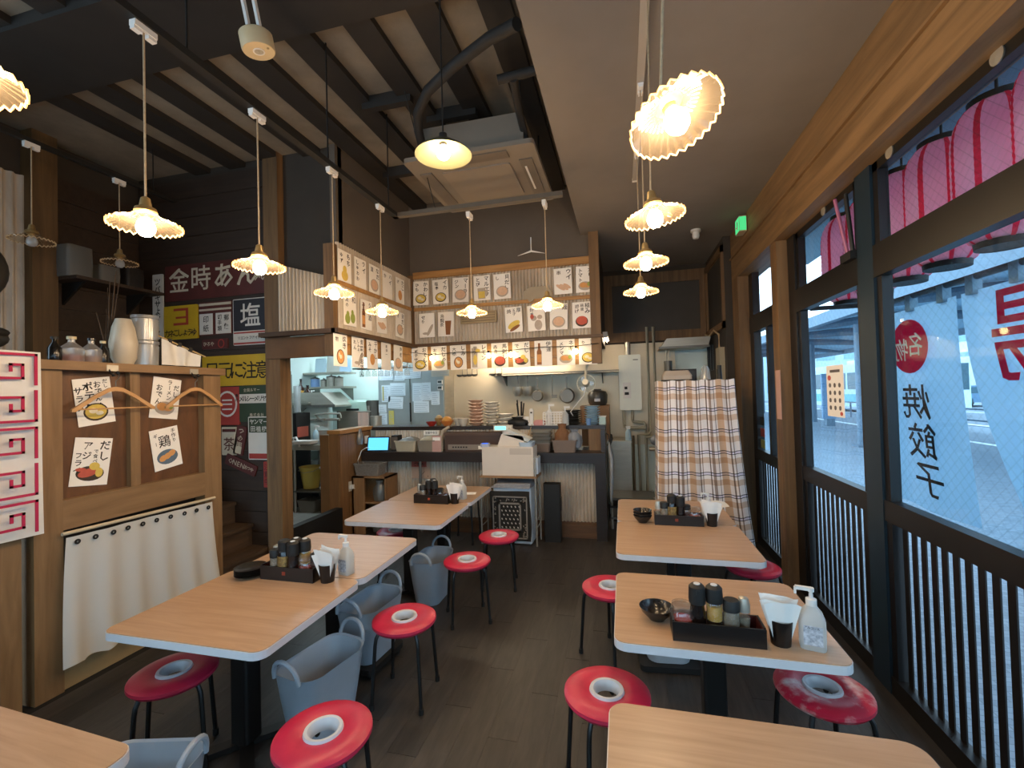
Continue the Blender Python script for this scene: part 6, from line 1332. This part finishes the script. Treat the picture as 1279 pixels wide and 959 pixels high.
# noren shop curtain panels on a rod
NOR = thin_cloth('noren cotton', '#a3c6df', .5)
rd = thing('noren_rod', 'dark bamboo rod holding the shop curtain outside', 'rod', (2.0, 2.9, 2.30)); obj('pole', G().cyl((0, -2.2, 0), (0, 1.35, .03), .02), mat('rod dark', '#4c5f6b', .5, var=.1), rd, smooth=True); obj('bracket', G().box(-.5, 1.2, .02, .02, 1.24, .05).box(-.5, -2.1, -.02, .02, -2.06, .02), BLACKM, rd)
def noren(label, y0, y1, items, zb=.88, lean=.0):
    t = thing('noren_curtain', label, 'curtain', (2.0, (y0 + y1) / 2, 2.24), 0, 'shop curtain panels'); W = (y0 - y1) / 2; H = 2.24 - zb
    def f(u, v): return (.02 * math.sin(u * 7 + v * 2) * v + .06 * v * v, -W + 2 * W * u + lean * v * v * (1 if u > .5 else .4), -H * v)
    obj('cloth', G().grid(f, 20, 16), NOR, t, smooth=True)
    for k in range(3):
        yy = -W * .75 + k * W * .75; obj('loop', G().box(-.024, yy - .03, -.02, .024, yy + .03, .09), thin_cloth('loop cotton', '#9fb8c8', .4), t)
    for nm, m_, g in items:
        g.v = [(-.03 + .06 * min(1, max(0, -z / H)) ** 2, -x, z) for x, y, z in g.v]; obj(nm, g, m_, t)
    return t
NRED = thin_cloth('noren red', '#d01840', .35); NINK = thin_cloth('noren ink', '#252a30', .1); NWH = thin_cloth('noren white', '#f4f6f8', .4)
def flat(pts): g = G(); g.add([(x, 0, z) for x, z in pts], [tuple(range(len(pts)))]); return g
g1 = flat(ell(-.0, -.27, .21, .19, 28)); g2 = G(); put(g2, '名', .08, -.26, .17, mirror=True); put(g2, '物', -.09, -.29, .17, mirror=True)
g2.v = [(x, y, z) for x, y, z in g2.v]
g3 = G(); 
for i, ch in enumerate('焼餃子'): put(g3, ch, .03 + .03 * i, -.66 - .27 * i, .26, mirror=True, sx=1.2)
def shift(g, d): g.v = [(x, y, z) for x, y, z in g.v]; return g
noren('white shop curtain panel with red disc and mirrored black characters', 4.20, 3.32, [('red_disc', NRED, g1), ('disc_lettering', NWH, g2), ('lettering', NINK, g3)], .82)
g4 = G(); put(g4, '場', .13, -.28, .54, mirror=True, sx=1.1); g5 = flat(ell(.33, -.68, .13, .15, 24)); g6 = flat(ell(.36, -1.0, .16, .17, 24))
noren('white shop curtain panel with a large mirrored red character', 3.28, 2.46, [('lettering', NRED, g4), ('black_mark', NINK, g5), ('black_mark', NINK, g6)], .9, -.35)
noren('white shop curtain panel beyond the right picture edge', 2.42, 1.6, [], .9, -.1)
# bus shelter canopy with curved ribs
SHM = mat('shelter steel', '#5b6f80', .6, var=.1); SHL = mat('shelter roof sheet', '#8fb6cc', .6, var=.1)
t = thing('shelter_canopy', 'long bus shelter roof with curved ribs outside the windows', 'shelter', (6.5, 8, 0))
def roof(u, v): return (-1.2 + 6.5 * u, -14 + 40 * v, 3.55 + .35 * math.sin(u * PI))
obj('roof_sheet', G().grid(roof, 12, 2), SHL, t)
for i in range(10):
    y = -12 + 4 * i
    obj('rib', G().tube([(-1.3 + 6.6 * k / 10, y, 3.42 + .30 * math.sin(PI * k / 10)) for k in range(11)], [.05 + .10 * math.sin(PI * k / 10) for k in range(11)], 8), SHM, t, smooth=True)
    if i % 2: obj('column', G().cyl((2.2, y, -.04), (2.2, y, 3.6), .13, n=16), SHM, t, smooth=True)
obj('edge_beam', G().box(-1.4, -14, 3.30, -1.2, 26, 3.58).box(5.2, -14, 3.35, 5.4, 26, 3.6), SHM, t)
t = thing('shelter_column', 'grey steel column standing on the plaza near the narrow window', 'column', (6.4, 14.4, -.04)); obj('shaft', G().cyl((0, 0, 0), (0, 0, 3.4), .12, n=16), SHM, t, smooth=True); obj('base', G().box(-.2, -.2, 0, .2, .2, .06), SHM, t)
# bus
t = thing('city_bus', 'white and teal city bus parked beyond the shelter', 'bus', (14.6, 31, -.03), .15); BW = mat('bus white', '#c9dbe2', .35, var=.04); BT = mat('bus teal', '#6fb6c2', .4, var=.05)
obj('body', G().prism(rrect(2.4, 9.5, .25, 4), .35, 2.9), BW, t); obj('skirt_stripe', G().box(-1.21, -4.6, .6, 1.21, 4.6, 1.1), BT, t)
for i in range(5): obj('window_pane', G().box(-1.215, -4.2 + 1.7 * i, 1.4, 1.215, -2.7 + 1.7 * i, 2.4), mat('bus glass', '#3f5a66', .2, var=.1), t)
obj('windscreen', G().box(-1.0, -4.76, 1.3, 1.0, -4.74, 2.6), mat('bus glass', '#3f5a66'), t)
for y in (-3, 3):
    for x in (-1.2, 1.0): obj('wheel', G().cyl((x, y, .45), (x + .2, y, .45), .45, n=20), BLACKM, t, smooth=True)
obj('roof_unit', G().box(-.7, -1.5, 2.9, .7, 1.5, 3.15), BW, t)
# parked car, railing, sign post, far buildings
t = thing('parked_car', 'small dark car parked across the plaza', 'car', (22.5, 36.6, -.03), .5); CB = mat('car blue', '#5d7f9b', .3, var=.05)
obj('body', G().prism([(-2, .3), (2, .3), (2.05, .75), (1.2, .85), (.6, 1.4), (-1.2, 1.4), (-1.9, .9), (-2.05, .7)], -.8, .8, 'y'), CB, t); obj('side_glass', G().prism([(.5, 1.3), (1.0, .9), (-1.6, .9), (-1.1, 1.3)], -.81, .81, 'y'), mat('bus glass', '#3f5a66'), t)
for x in (-1.3, 1.3):
    for y in (-.8, .62): obj('wheel', G().cyl((x, y, .32), (x, y + .18, .32), .32, n=16), BLACKM, t)
t = thing('guard_railing', 'low metal railing along the kerb', 'railing', (11.5, 16, -.04))
for i in range(12): obj('post', G().cyl((0, -9 + 2 * i, 0), (0, -9 + 2 * i, .8), .04), SHM, t)
for z in (.4, .78): obj('rail', G().cyl((0, -9, z), (0, 13, z), .03), SHM, t)
t = thing('traffic_sign', 'round traffic sign on a thin pole by the bus', 'traffic sign', (11.0, 24.6, -.04)); obj('pole', G().cyl((0, 0, 0), (0, 0, 2.0), .035), STEEL, t); obj('disc', G().cyl((-.02, -.02, 1.0), (.0, -.03, 1.0), .32, n=24), mat('sign grey back', '#8b98a3', .5, var=.1), t)
t = thing('bus_stop_panel', 'tall blue-grey bus stop panel on the plaza', 'panel', (8.4, 21.6, -.04)); obj('panel', G().box(-.25, -.06, .3, .25, .06, 2.2), mat('panel blue', '#6b8aa8', .5, var=.1), t); obj('foot', G().box(-.15, -.15, 0, .15, .15, .3), SHM, t)
def building(label, x, y, w_, d_, h, col, rows, cols_, rz=0):
    t = thing('city_building', label, 'building', (x, y, -.04), rz, 'buildings across the plaza'); obj('wall', G().box(-w_ / 2, -d_ / 2, 0, w_ / 2, d_ / 2, h), mat('facade ' + col, col, .8, var=.08), t)
    wm = mat('far window', '#7fa3b8', .3, var=.15)
    me = mesh('window', G().box(-w_ / 2 - .06, -.35 * d_ / cols_, 0, -w_ / 2, .35 * d_ / cols_, .55 * h / rows), wm)
    for r in range(rows):
        for c in range(cols_): obj('window', me, None, t, (0, -d_ / 2 + (c + .5) * d_ / cols_, (r + .25) * h / rows))
    obj('roof', G().box(-w_ / 2 - .1, -d_ / 2 - .1, h, w_ / 2 + .1, d_ / 2 + .1, h + .4), mat('facade ' + col, col), t)
building('pale office block with window bands far across the plaza', 42, 30, 10, 26, 13, '#c6d8e2', 5, 9, .1); building('taller cream building behind the bus', 46, 62, 12, 24, 17, '#d6d6cc', 6, 8, .3); building('white building across the plaza towards the right', 40, 2, 10, 22, 11, '#d3dfe6', 4, 8)
building('low grey station building at the far left end of the street', 24, 62, 14, 12, 7, '#aebfca', 2, 5, 1.2)
